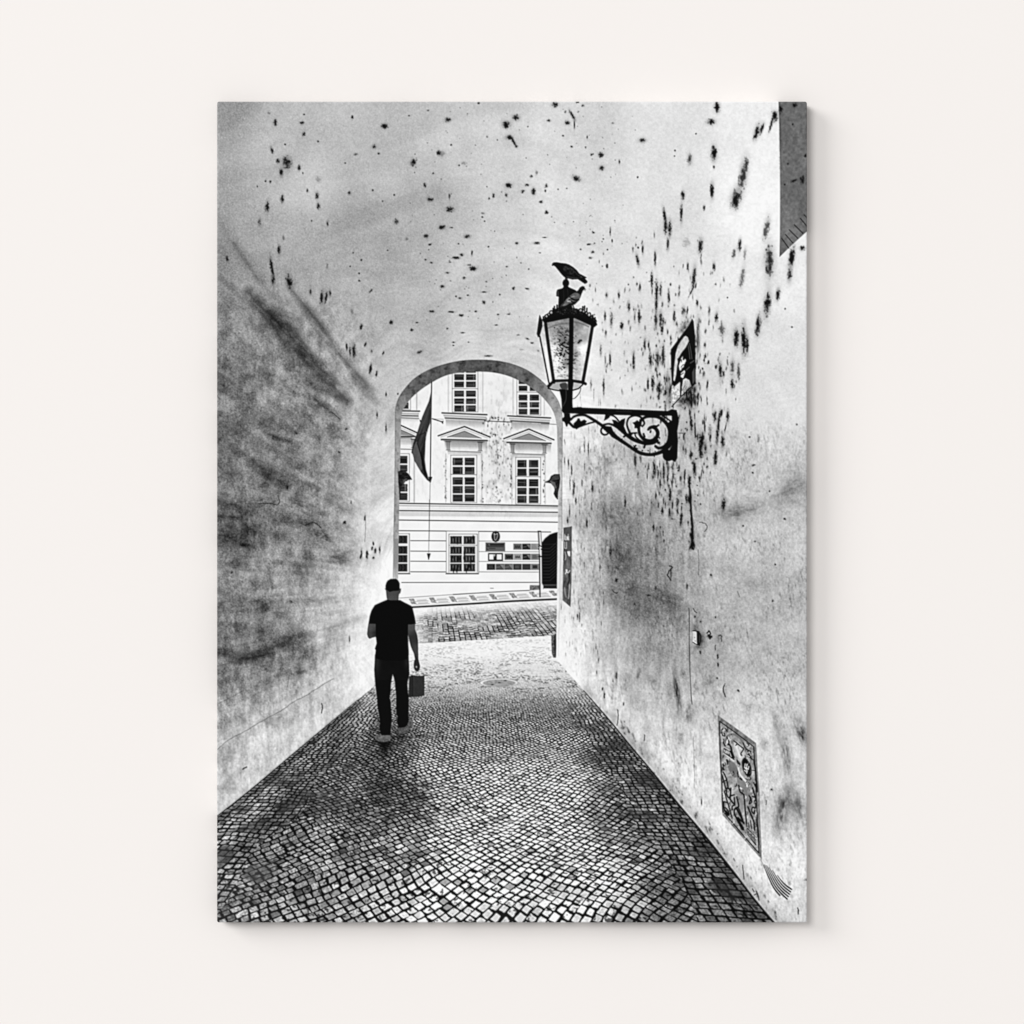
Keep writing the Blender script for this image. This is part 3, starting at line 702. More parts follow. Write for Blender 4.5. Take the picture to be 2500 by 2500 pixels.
# windows: (outer frame, pane columns, pane rows)
def window(f, fr, cols, rows, line=.45, inner=.03, pid=None, lattice=0, curtain=True):
    pid = pid if pid is not None else part('window', P_FACADE)
    x0, y0, x1, y1 = fr
    rect(f, x0, y0, x1, y1, .965, pid)
    for q in ((x0, y0, x0, y1), (x1, y0, x1, y1), (x0, y0, x1, y0), (x0, y1, x1, y1)):
        hline(f, [(q[0], q[1]), (q[2], q[3])], 6, line, .9, pid)
    for (a, b) in cols:
        for k, (c, d) in enumerate(rows):
            rect(f, a - 3, c - 3, b + 3, d + 3, .35, pid, .5)
            rect(f, a, c, b, d, inner + .02 + RNG.uniform(0, .08), pid)
            if curtain:
                for m in range(3):
                    yq = c + (d - c) * RNG.uniform(.1, .9)
                    hline(f, [(a + 2, yq), (b - 2, yq + RNG.uniform(-4, 4))], RNG.uniform(5, 16), RNG.uniform(.15, .42), .7, pid)
                if RNG.rand() < .5:
                    xq = a + (b - a) * RNG.choice([.15, .8])
                    hline(f, [(xq, c + 3), (xq, d - 3)], 12, RNG.uniform(.3, .6), .6, pid)
    return pid
def surround(x0, x1, y0, y1):
    for x in (x0, x1):
        hline(fG, [(x, y0), (x, y1)], 6, .6, .7)
        hline(fG, [(x + 9, y0), (x + 9, y1)], 3, .75, .7)
surround(648, 1002, 180, 618)
surround(1312, 1632, 180, 650)
surround(322, 325, 180, 600)
window(fG, (690, 150, 952, 612), [(712, 808), (832, 930)], [(150, 210), (226, 286), (300, 358), (395, 456), (474, 530), (545, 606)])
hline(fG, [(690, 372), (952, 374)], 8, .5)
window(fG, (1352, 200, 1596, 646), [(1372, 1458), (1486, 1578)], [(270, 325), (344, 396), (436, 495), (511, 566), (581, 636)])
hline(fG, [(1352, 408), (1590, 412)], 7, .5)
window(fG, (120, 300, 262, 588), [(150, 240)], [(420, 500), (518, 578)])
surround(622, 992, 1040, 1545)
surround(1300, 1640, 1060, 1560)
surround(296, 300, 1040, 1540)
window(fG, (674, 1056, 940, 1542), [(695, 796), (818, 916)], [(1083, 1158), (1176, 1248), (1283, 1358), (1372, 1446), (1459, 1530)])
hline(fG, [(674, 1252), (938, 1256)], 7, .45)
window(fG, (1340, 1078, 1595, 1556), [(1358, 1450), (1477, 1571)], [(1106, 1180), (1194, 1266), (1302, 1376), (1390, 1458), (1472, 1545)])
hline(fG, [(1340, 1274), (1595, 1278)], 7, .45)
window(fG, (110, 1040, 250, 1530), [(130, 228)], [(1064, 1140), (1156, 1222), (1240, 1320), (1352, 1428), (1444, 1516)])
# cornice and joints of the rusticated ground floor
hline(fG, [(120, 1548), (1790, 1576)], 11, .10)
hline(fG, [(120, 1572), (1790, 1592)], 14, .66, .8)
hline(fG, [(120, 1600), (1790, 1606)], 5, .7, .7)
hline(fG, [(120, 1622), (1790, 1641)], 9, .10)
for k in range(12):
    shade(cov_poly(fG([(120, 1626 + k * 4), (1790, 1644 + k * 4), (1790, 1652 + k * 4), (120, 1634 + k * 4)])), .985)
shade(cov_poly(fG([(120, 1626), (1790, 1644), (1790, 1690), (120, 1680)])), .90)
hline(fG, [(120, 1720), (1790, 1743)], 8, .08)
hline(fG, [(120, 1829), (1700, 1843)], 7, .12)
for y in (420, 527, 631, 739):
    hline(fH, [(262, y), (628, y + 2)], 6, .12)
for y in (424, 532, 633, 740):
    hline(fH, [(960, y), (1575, y + 2)], 5, .25, .8)
hline(fH, [(170, 849), (1575, 847)], 6, .15)
hline(fH, [(1080, 908), (1112, 908)], 5, .3)
# ground-floor windows behind ornate grilles
wl = window(fH, (628, 322, 960, 752), [], [])
rect(fH, 655, 352, 946, 742, .95, wl)
for q in ((655, 352, 655, 742), (946, 352, 946, 742), (655, 352, 946, 352)):
    hline(fH, [(q[0], q[1]), (q[2], q[3])], 5, .3, 1, wl)
for (a, b) in ((668, 788), (805, 925)):
    for (c, d) in ((373, 455), (480, 558), (567, 646), (655, 735)):
        rect(fH, a, c, b, d, .04, wl)
        n = 8
        for k in range(n):
            xk = a + (k + .5) * (b - a) / n
            bend = 5 * (1 if k % 2 else -1)
            stroke(fH, [(xk, c + 2), (xk + bend, (c + d) / 2), (xk, d - 2)], 3.6, .85, wl, .8)
        if c > 470:
            hline(fH, [(a, d + 4), (b, d + 4)], 5, .9, .8, wl)
        for m in range(3):
            X, Y = fH.one(RNG.uniform(a + 8, b - 8), RNG.uniform(c + 8, d - 8))
            lay(cov_ellipse(X, Y, RNG.uniform(1.5, 3.5), RNG.uniform(3, 7)), .03, wl, .8)
hline(fH, [(655, 467), (946, 468)], 6, .4, .9, wl)
hline(fH, [(625, 760), (958, 760)], 9, .25, 1, wl)
w0 = window(fH, (100, 348, 252, 752), [(110, 228)], [(368, 447), (476, 555), (567, 643), (656, 736)], curtain=False)
for (c, d) in ((368, 447), (476, 555), (567, 643), (656, 736)):
    for k in range(3):
        xk = 142 + k * 34
        stroke(fH, [(xk, c + 3), (xk + 16, (c + d) / 2), (xk, d - 3)], 5, .35, w0, .7)
        stroke(fH, [(xk + 16, c + 3), (xk, (c + d) / 2), (xk + 16, d - 3)], 4, .3, w0, .6)
hline(fH, [(90, 760), (256, 760)], 9, .3, 1, w0)
for x in (240, 246):
    hline(fH, [(x, 350), (x, 750)], 3, .5, .7, w0)
# emblem and name plates
P_EMB = part('oval_emblem', P_FACADE, 'black oval sign with a pale harp beside the ground floor window')
X, Y = fH.one(1135, 377)
lay(cov_ellipse(X, Y, 10.6, 13.6), .03, P_EMB)
stroke(fH, [(1118, 345), (1122, 380), (1126, 412), (1140, 408), (1154, 372), (1152, 345)], 6, .85, P_EMB)
stroke(fH, [(1118, 345), (1134, 358), (1152, 345)], 6, .85, P_EMB)
for k in range(3):
    hline(fH, [(1127 + k * 8, 358), (1130 + k * 7, 402 - k * 10)], 2.5, .55, .8, P_EMB)
def plate(x0, y0, x1, y1, tone, kind=0):
    pid = part('name_plate', P_FACADE)
    rect(fH, x0 - 3, y0 - 3, x1 + 3, y1 + 3, .55, pid, .8)
    rect(fH, x0, y0, x1, y1, tone, pid)
    w, h = x1 - x0, y1 - y0
    if kind == 1:                                                        # lines of small text
        for k in range(3):
            hline(fH, [(x0 + w * .2, y0 + h * (.3 + .2 * k)), (x0 + w * (.65 + .2 * RNG.rand()), y0 + h * (.3 + .2 * k))], 4, .05 if tone > .3 else .6, .8, pid)
    elif kind == 2:
        poly(fH, [(x0 + w * .5, y0 + 6), (x1 - 4, y0 + 6), (x1 - 4, y1 - 6)], .6, pid, .7)
        hline(fH, [(x0 + 6, y0 + h * .6), (x0 + w * .5, y0 + h * .5)], 6, .5, .8, pid)
    elif kind == 3:
        rect(fH, x0 + w * .2, y0 + h * .25, x1 - w * .2, y1 - h * .25, .05, pid)
        for k in range(4):
            xk = x0 + w * (.28 + .15 * k)
            hline(fH, [(xk, y0 + h * .35), (xk, y1 - h * .35)], 4, .6, .8, pid)
    elif kind == 4:
        for k, xk in enumerate((.2, .42, .64)):
            stroke(fH, [(x0 + w * xk, y1 - h * .3), (x0 + w * (xk + .08), y0 + h * .3), (x0 + w * (xk + .16), y1 - h * .3)], 5, .06, pid, .9, sm=False)
    return pid
P_BIG = plate(1032, 440, 1230, 527, .36, 0)
rect(fH, 1075, 450, 1220, 470, .10, P_BIG, .8)
stroke(fH, [(1052, 455), (1044, 470), (1052, 484), (1060, 470), (1052, 455)], 5, .08, P_BIG)
hline(fH, [(1066, 480), (1210, 480)], 14, .14, .7, P_BIG)
hline(fH, [(1066, 500), (1130, 500)], 7, .12, .8, P_BIG)
hline(fH, [(1044, 500), (1056, 514)], 7, .12, .8, P_BIG)
P_FR = plate(1058, 547, 1208, 627, .10, 0)
rect(fH, 1068, 560, 1112, 614, .95, P_FR)
rect(fH, 1146, 560, 1196, 614, .93, P_FR)
poly(fH, [(1112, 560), (1135, 560), (1118, 590)], .75, P_FR)
plate(1318, 452, 1400, 510, .40, 4)
plate(1408, 452, 1490, 510, .10, 2)
plate(1498, 452, 1577, 510, .55, 2)
P_SAM = plate(1228, 555, 1312, 615, .34, 0)
for pts in ([(1256, 574), (1242, 574), (1242, 584), (1255, 586), (1254, 598), (1240, 598)], [(1260, 600), (1266, 572), (1272, 600)], [(1278, 600), (1278, 573), (1284, 588), (1290, 573), (1290, 600)]):
    stroke(fH, pts, 6, .03, P_SAM, 1, sm=False)
poly(fH, [(1300, 562), (1310, 560), (1310, 610), (1298, 606)], .05, P_SAM)
plate(1320, 555, 1400, 615, .62, 4)
plate(1410, 555, 1490, 615, .12, 2)
plate(1498, 555, 1577, 615, .48, 1)
for k, (x0, tn, kd) in enumerate([(1045, .08, 1), (1137, .28, 2), (1226, .30, 2), (1316, .18, 1), (1408, .20, 0), (1497, .48, 3)]):
    plate(x0, 658, x0 + 83, 718, tn, kd)
# arched door, stones, street sign post
P_DOOR = part('arched_door', P_FACADE, 'black arched wooden door with chevron boards')
poly(fH, [(1608, 910), (1605, 600), (1606, 440), (1640, 395), (1690, 355), (1740, 337), (1790, 328), (1790, 912)], .035, P_DOOR)
for k in range(11):
    y = 500 + k * 33
    stroke(fH, [(1615, y), (1690, y), (1775, y - 75)], 4, .26, P_DOOR, .9, sm=False)
hline(fH, [(1610, 458), (1775, 456)], 4, .22, .8, P_DOOR)
rect(fH, 1618, 868, 1775, 882, .38, P_DOOR, .7)
hline(fH, [(1615, 890), (1775, 892)], 5, .3, .6, P_DOOR)
poly(fH, [(1484, 876), (1582, 876), (1584, 928), (1484, 932)], local((1285, 1420, 1330, 1450), lambda XX, YY: .42 + (fbm(XX / 3, YY / 2.5, 411, 2) - .5) * .4), P_FACADE)
poly(fH, [(1582, 856), (1606, 852), (1622, 880), (1624, 920), (1582, 926)], .9, P_FACADE)
hline(fH, [(1606, 852), (1622, 880), (1624, 920)], 5, .5)
# pavement and street
lay(cov_poly(fH([(100, 1016), (430, 992), (900, 962), (1300, 938), (1480, 932), (1620, 920), (1790, 914), (1790, 1024), (1300, 1048), (900, 1072), (280, 1108), (100, 1118)])), .955, P_WALK)
hline(fH, [(100, 1012), (430, 990), (700, 972)], 7, .5, .8, P_WALK)
hline(fH, [(700, 972), (1000, 954), (1300, 937), (1480, 930)], 8, .2, .9, P_WALK)
for row in range(2):
    for k in range(9):
        x = 250 + k * 205 + row * (14 + 2 * k) - 6
        y = 1016 - (x - 250) * .058 + row * (30 - k * .2)
        X, Y = fH.one(x, y)
        gx = local((X - 6, Y - 6, X + 22, Y + 12), lambda XX, YY: .52 + (vn(XX / 1.6, YY / 1.2, 421) - .5) * .55)
        poly(fH, [(x, y), (x + 50, y - 3), (x + 66, y + 24), (x + 16, y + 27)], gx, P_WALK, .85)
        hline(fH, [(x + 84, y + 16), (x + 180, y + 10)], 4, .35, .8, P_WALK)
        hline(fH, [(x + 60, y + 28), (x + 200, y + 20)], 4, .3, .75, P_WALK)
    hline(fH, [(150, 1030 + row * 34), (1760, 938 + row * 34)], 3, .5, .35, P_WALK)
ST = fH([(200, 1108), (285, 1104), (900, 1066), (1300, 1042), (1790, 1020), (1790, 1392), (1345, 1420), (900, 1446), (340, 1474), (200, 1480)])
v = YY - 1180
u = (XX - 1045) / v / .0345
wv = (np.log(np.clip(v, 20, None)) - (1045 - XX) * .00016) * 62
wob = (fbm(XX / 18, YY / 10, 431, 2) - .5) * 1.0
col = np.floor(u + wob * .12)
wv = wv + hsh(col, col * 0 + 2, 433) + wob * .35
row = np.floor(wv)
du = np.abs(2 * (u + wob * .12 - col) - 1)
dw = np.abs(2 * (wv - row) - 1)
h1 = hsh(col, row, 437)
sett = .66 + .30 * (h1 - .5) + (fbm(XX / 3.5, YY / 2.2, 439, 3) - .5) * .42
dk = sstep(.74, .92, du) * (.25 + .75 * sstep(.42, .58, fbm(XX / 30, YY / 16, 441, 3)))
dk2 = sstep(.66, .9, dw) * sstep(.40, .60, fbm(XX / 24, YY / 12, 443, 3))
lit = sstep(.8, .95, du) * sstep(.56, .44, fbm(XX / 30, YY / 16, 441, 3))
near = sstep(1478, 1530, YY)
sett = sett - dk * (.30 + .38 * near) - dk2 * (.25 + .3 * near) + lit * .28
topw = sstep(1506, 1480, YY + (XX - 1180) * .055)
leftw = sstep(1060, 1010, XX)
sett = sett + (1 - sett) * np.clip(.75 * topw + .45 * leftw, 0, .9)
lay(cov_poly(ST), np.clip(sett, .04, 1).astype(np.float32), P_STREET)
lay(cov_stroke(fH([(200, 1108), (900, 1066), (1300, 1040), (1790, 1018)]), 4.6), .015, P_STREET)
lay(cov_stroke(fH([(340, 1470), (900, 1445), (1345, 1420), (1790, 1392)]), 1.2), .35, P_STREET, .6)
lay(cov_stroke(fH([(200, 1120), (700, 1092), (1200, 1062)]), 2.0), .97, P_STREET, .8)
P_POST = part('sign_post', None, 'thin metal post standing on the pavement before the arched door')
poly(fH, [(1568, 325), (1598, 325), (1604, 470), (1580, 470)], .9, P_POST)
for x in (1568, 1577, 1598):
    hline(fH, [(x, 326), (x + 8, 464)], 5, .10, 1, P_POST)
rect(fH, 1564, 318, 1600, 332, .12, P_POST)
stroke(fH, [(1584, 460), (1586, 700), (1589, 995)], 14, .26, P_POST, sm=False)
stroke(fH, [(1582, 470), (1584, 700), (1587, 990)], 4, .1, P_POST, sm=False)
for y in (470, 500, 575):
    rect(fH, 1572, y, 1606, y + 14, .1, P_POST)
rect(fH, 1584, 480, 1596, 560, .9, P_POST)
# clip to the opening (the floor comes back in front)
infloor = np.zeros_like(T)
infloor[fb[0]:fb[1], fb[2]:fb[3]] = fcov
OCF = OC * (1 - infloor)
T[:] = T_keep * (1 - OCF) + T * OCF
ID[:] = np.where(OCF > .5, ID, ID_keep)
del T_keep, ID_keep

# ---- 6. rim of the arch
P_RIM = part('arch_rim', P_VAULT, 'grey edge of the round arch at the far end of the passage')
rim_out = smooth(fG([(88, 1932), (98, 1400), (104, 900), (105, 640), (112, 560), (135, 480), (190, 390), (300, 270), (450, 180), (620, 120), (800, 85), (1000, 78), (1150, 88), (1300, 120), (1450, 180),
      (1580, 270), (1700, 390), (1780, 510), (1815, 640), (1820, 800), (1815, 1200), (1815, 1932)]))
rim_in = np.concatenate([fG([(1772, 1932), (1776, 1500), (1770, 1100), (1765, 800)]), smooth(fG([(1765, 800), (1752, 700), (1720, 600), (1650, 500), (1560, 410), (1450, 330), (1320, 265), (1200, 225), (1060, 202),
      (900, 200), (760, 210), (620, 240), (480, 310), (360, 390), (260, 480), (192, 575), (172, 630), (165, 700)])), fG([(160, 900), (148, 1400), (140, 1900), (140, 1932)])])
rim = np.concatenate([rim_out, rim_in])
tone = field([(1180, 890, 84), (1080, 910, 92), (1020, 950, 96), (985, 990, 120), (970, 1030, 150), (972, 1120, 165), (968, 1250, 150), (965, 1320, 165), (1280, 900, 92), (1330, 950, 130), (1355, 990, 160),
              (1366, 1050, 178), (1368, 1150, 190), (1368, 1250, 200), (1368, 1320, 205)], eps=14, power=2)
tone = tone + (fbm(XX / 12, YY / 30, 501, 4) - .5) * .22 + (fbm(XX / 40, YY / 6, 503, 3) - .5) * .08 * (YY < 980)
tone = tone - 0.10 * sstep(0.55, 0.7, fbm(XX / 9, YY / 9, 509, 4)) + (fbm(XX / 4, YY / 4, 510, 2) - .5) * .10
lay(cov_poly(rim), np.clip(tone, .1, 1), P_RIM)
low = field([(962, 1340, 150), (958, 1440, 196)], eps=20)
lay(cov_poly(fH([(88, 400), (82, 820), (60, 1000), (110, 1000), (134, 820), (140, 400)])), low + (fbm(XX / 5, YY / 30, 505, 3) - .5) * .2, P_RIM)
lay(cov_poly(fH([(1770, 400), (1764, 1000), (1758, 1400), (1770, 1450), (1790, 1200), (1815, 700), (1816, 400)])), .90 + (fbm(XX / 4, YY / 30, 507, 3) - .5) * .2, P_RIM)
lay(cov_stroke(rim_out, 1.2), .2, None, .5)
lay(cov_stroke(np.concatenate([fG([(88, 1932)]), fH([(82, 820)])]), 1.2), .45, None, .6)
stroke(fH, [(1812, 330), (1800, 700), (1786, 1200), (1776, 1600)], 5, .5, None, .35)
lay(cov_poly(fH([(1820, 1000), (1790, 1400), (1760, 1620), (1900, 1760), (1920, 1100)])), .97, None, .35)
P_COR = [part('carved_corbel', P_RIM, 'dark carved stone corbel jutting from the left side of the arch'), part('carved_corbel', P_RIM, 'dark carved stone corbel jutting from the right side of the arch')]
ctex = local((950, 1130, 1400, 1240), lambda XX, YY: .10 + (fbm(XX / 4, YY / 3, 511, 3) - .5) * .36)
poly(fG, [(133, 1222), (165, 1213), (205, 1218), (235, 1240), (262, 1275), (278, 1306), (240, 1310), (208, 1326), (186, 1362), (170, 1374), (160, 1400), (158, 1480), (147, 1512), (143, 1400), (135, 1330)], np.clip(ctex, .02, .5), P_COR[0])
poly(fG, [(205, 1330), (235, 1300), (215, 1290), (190, 1310), (180, 1355)], .45, P_COR[0], .6)
poly(fG, [(1792, 1250), (1735, 1250), (1702, 1268), (1685, 1305), (1640, 1335), (1700, 1344), (1732, 1382), (1740, 1410), (1728, 1450), (1748, 1490), (1772, 1512), (1776, 1430), (1788, 1380), (1797, 1300)], np.clip(ctex, .02, .5), P_COR[1])
poly(fG, [(1700, 1340), (1690, 1318), (1740, 1330), (1760, 1390), (1742, 1400)], .6, P_COR[1], .6)
poly(fG, [(1742, 1260), (1780, 1262), (1786, 1300), (1700, 1320), (1710, 1280)], .38, P_COR[1], .5)

# ---- 7. flag
P_FLAG = part('flag', None, 'dark flag hanging furled from a thin pole in the arch')
P_POLE = part('flagpole', P_FLAG)
stroke(fG, [(478, 305), (470, 800), (464, 1290)], 9, .06, P_POLE, sm=False)
stroke(fG, [(463, 1330), (458, 1600), (452, 1932)], 4.5, .25, P_POLE, .8, sm=False)
stroke(fH, [(455, 0), (452, 300), (448, 552)], 4.5, .25, P_POLE, .8, sm=False)
poly(fH, [(430, 550), (468, 550), (450, 616), (444, 616)], .04, P_POLE)
poly(fG, [(446, 1276), (485, 1278), (468, 1336), (458, 1334)], .03, P_POLE)
stroke(fG, [(485, 682), (590, 715)], 9, .06, P_POLE, sm=False)
poly(fG, [(574, 712), (600, 700), (594, 738)], .04, P_POLE)
poly(fG, [(354, 690), (372, 700), (362, 726)], .06, P_POLE)
flag_t = local((990, 930, 1070, 1190), lambda XX, YY: .19 + (fbm((XX + YY * .3) / 5, YY / 40, 521, 3) - .5) * .26)
poly(fG, [(476, 380), (472, 480), (468, 560), (470, 640), (462, 730), (440, 790), (426, 850), (415, 920), (412, 1010), (408, 1100), (420, 1200), (445, 1290), (462, 1332), (430, 1310), (370, 1232), (300, 1112), (286, 1050), (270, 1028), (290, 930),
          (330, 820), (352, 750), (382, 660), (420, 570), (450, 500), (468, 420)], np.clip(flag_t, .03, .5), P_FLAG)
poly(fG, [(325, 915), (285, 1020), (300, 1100), (365, 1215), (385, 1130), (355, 1030)], .36, P_FLAG, .8, sm=True)
poly(fG, [(372, 1010), (395, 1100), (412, 1200), (440, 1290), (400, 1240), (375, 1150)], .03, P_FLAG, .9)
stroke(fG, [(330, 930), (360, 1030), (385, 1140), (430, 1280)], 7, .02, P_FLAG, .9)
stroke(fG, [(430, 800), (395, 830), (350, 850)], 6, .03, P_FLAG, .8)
stroke(fG, [(455, 560), (430, 640), (400, 720), (350, 830)], 12, .30, P_FLAG, .6)
stroke(fG, [(420, 810), (428, 830), (418, 880)], 6, .7, P_FLAG, .7)

# ---- 8. guard stone at the foot of the arch, poster, switch, cabinet door, plaque on the right wall
P_GUARD = part('guard_stone', None, 'small dark guard stone at the right foot of the arch')
gt = local((1330, 1530, 1370, 1620), lambda XX, YY: .32 + (fbm(XX / 2.2, YY / 3, 531, 3) - .5) * .5)
poly(fV, [(1402, 70), (1440, 35), (1478, 22), (1486, 60), (1490, 200), (1484, 470), (1440, 470), (1412, 400), (1404, 250)], np.clip(gt, .05, .8), P_GUARD)
poly(fV, [(1456, 90), (1488, 60), (1490, 300), (1482, 470), (1462, 400), (1450, 200)], .03, P_GUARD, .85)
poly(fV, [(1402, 70), (1440, 35), (1478, 22), (1480, 50), (1420, 78)], .8, P_GUARD, .8)
P_POSTER = part('wall_poster', None, 'narrow dark poster with pale lettering on the right jamb')
pt = local((1360, 1270, 1410, 1500), lambda XX, YY: .34 + (fbm(XX / 5, YY / 14, 541, 4) - .5) * .55)
poly(fQ, [(665, 160), (845, 130), (842, 700), (838, 1200), (818, 1865), (645, 1715), (652, 1200), (662, 700)], np.clip(pt, .08, .9), P_POSTER)
poly(fQ, [(668, 165), (842, 138), (841, 655), (690, 640)], .30, P_POSTER, .75)
for pts in ([(690, 300), (690, 420)], [(705, 330), (705, 425), (725, 425)], [(735, 340), (730, 420), (748, 350), (748, 425)], [(765, 300), (760, 420), (780, 400)], [(690, 470), (690, 600), (730, 605), (730, 470)], [(778, 350), (770, 420), (785, 425)]):
    stroke(fQ, pts, 12, .93, P_POSTER, .95, sm=False)
poly(fQ, [(740, 670), (808, 665), (806, 780), (770, 760)], .95, P_POSTER)
stroke(fQ, [(700, 680), (715, 780), (700, 850)], 20, .75, P_POSTER, .8)
stroke(fQ, [(705, 1150), (740, 1080), (725, 1060)], 18, .95, P_POSTER)
stroke(fQ, [(720, 1070), (760, 1130), (800, 1080)], 16, .95, P_POSTER)
stroke(fQ, [(800, 1380), (790, 1500), (770, 1680)], 22, .8, P_POSTER, .7)
stroke(fQ, [(690, 1450), (700, 1560), (720, 1650)], 24, .7, P_POSTER, .6)
stroke(fQ, [(780, 1140), (785, 1280), (760, 1380)], 26, .08, P_POSTER, .8)
P_SW = part('switch_box', None, 'small pale switch box on the wall beside a vertical conduit')
P_COND = part('conduit', P_SW)
stroke(fU, [(340, 40), (345, 300), (343, 600), (348, 900), (355, 1200), (370, 1500), (385, 1800), (400, 1932)], [13, 13, 10, 13, 10, 9, 14, 8], .07, P_COND, .9)
stroke(fU, [(305, 340), (305, 600)], 6, .3, None, .6)
blotch(*fU.one(560, 640), 7, 16, .4, 0, 551, .2)
blotch(*fU.one(520, 800), 9, 5, .35, 0, 552, .2)
blotch(*fU.one(470, 430), 7, 7, .4, 0, 553, .9)
poly(fU, [(488, 478), (530, 492), (565, 540), (582, 610), (575, 690), (552, 775), (500, 752), (490, 700)], .02, P_SW)
poly(fU, [(540, 520), (572, 600), (555, 740), (530, 700)], .28, P_SW, .6)
poly(fU, [(415, 492), (470, 500), (490, 520), (494, 745), (415, 700)], .84, P_SW)
stroke(fU, [(415, 480), (455, 482), (540, 500)], 16, .03, P_SW)
stroke(fU, [(415, 705), (495, 750), (552, 772)], 16, .04, P_SW)
stroke(fU, [(418, 690), (490, 735)], 16, .97, P_SW)
for x, y in ((450, 615), (462, 685)):
    X, Y = fU.one(x, y)
    lay(cov_ellipse(X, Y, 1.2, 1.2), .4, P_SW)

P_CAB = part('cabinet_door', None, 'low grey metal cabinet door covered with stickers and marker scrawls')
S2 = lambda pts: [(x, y + 1674.4) for x, y in pts]
outer = [(335, 300), (640, 515), (935, 735), (948, 930), (962, 1150), (990, 1500), (1002, 1932), (1020, 2324), (1026, 2564), (985, 2520), (700, 2194), (410, 1864), (398, 1700), (385, 1400), (345, 600)]
cab_t = local((1740, 1730, 1870, 2110), lambda XX, YY: .57 + (fbm(XX / 14, YY / 10, 561, 4) - .5) * .34 + (fbm((XX + .3 * YY) / 5, YY / 7, 563, 3) - .5) * .40)
poly(fS, outer, np.clip(cab_t * .86, 0, 1), P_CAB)
inner = [(366, 392), (640, 590), (900, 792), (922, 1100), (940, 1500), (960, 1974), (984, 2464), (730, 2174), (415, 1804), (408, 1500), (380, 900), (370, 600)]
poly(fS, inner, np.clip(cab_t * 1.08, 0, 1), P_CAB)
stroke(fS, inner + [inner[0]], 13, .03, P_CAB, sm=False)
stroke(fS, [(905, 1000), (935, 1200), (945, 1420), (960, 1500)], [26, 20, 40, 16], .03, P_CAB)
stroke(fS, [(950, 1940), (968, 2100), (985, 2330)], [20, 28, 18], .03, P_CAB)
stroke(fS, outer[:3], 5, .25, P_CAB, .7, sm=False)
stroke(fS, outer[2:9], 6, .3, P_CAB, .6, sm=False)
# pale ghost of a worn sticker figure
stroke(fS, [(460, 740), (480, 640), (570, 595), (680, 650), (760, 780), (800, 860)], 34, .42, P_CAB, .8)
poly(fS, [(590, 690), (700, 760), (760, 900), (720, 1000), (640, 950), (600, 820)], .80, P_CAB, .8, sm=True)
poly(fS, [(480, 1000), (600, 1050), (660, 1180), (620, 1280), (560, 1240), (500, 1130)], .40, P_CAB, .8, sm=True)
poly(fS, [(640, 1240), (760, 1320), (820, 1440), (780, 1520), (700, 1480), (650, 1360)], .48, P_CAB, .8, sm=True)
poly(fS, [(600, 1500), (720, 1520), (740, 1700), (700, 1900), (640, 1850), (610, 1700)], .52, P_CAB, .6, sm=True)
stroke(fS, [(620, 760), (660, 880), (690, 960)], 30, .95, P_CAB, .7)
stroke(fS, [(660, 1130), (690, 1230), (780, 1340)], 22, .95, P_CAB, .8)
P_STK = part('oval_sticker', P_CAB)
ex, ey = fS.one(793, 1118)
lay(cov_ellipse(ex, ey, 10.6, 24, -.28), .03, P_STK)
lay(cov_ellipse(ex, ey, 9.2, 21.5, -.28), .30, P_STK, .7)
lay(cov_ellipse(ex, ey, 8.4, 20.3, -.28), .02, P_STK)
for pts in ([(770, 1060), (760, 1120), (790, 1130)], [(795, 1070), (790, 1130), (815, 1150), (825, 1100)], [(770, 1130), (800, 1170), (790, 1210)], [(755, 1165), (780, 1180)]):
    stroke(fS, pts, 14, .98, P_STK, sm=False)
poly(fS, [(430, 790), (560, 870), (600, 1010), (520, 960), (432, 900)], .03, P_CAB)
for pts in ([(432, 800), (520, 850)], [(445, 840), (470, 900), (480, 850), (500, 910), (510, 860)], [(440, 905), (530, 965), (595, 1015)], [(520, 880), (550, 950)]):
    stroke(fS, pts, 11, .98, P_CAB, sm=False)
poly(fS, [(770, 830), (850, 870), (870, 980), (800, 930)], .04, P_CAB)
for pts in ([(790, 850), (800, 900), (830, 880)], [(800, 920), (850, 960)], [(830, 870), (855, 930)]):
    stroke(fS, pts, 10, .95, P_CAB, sm=False)
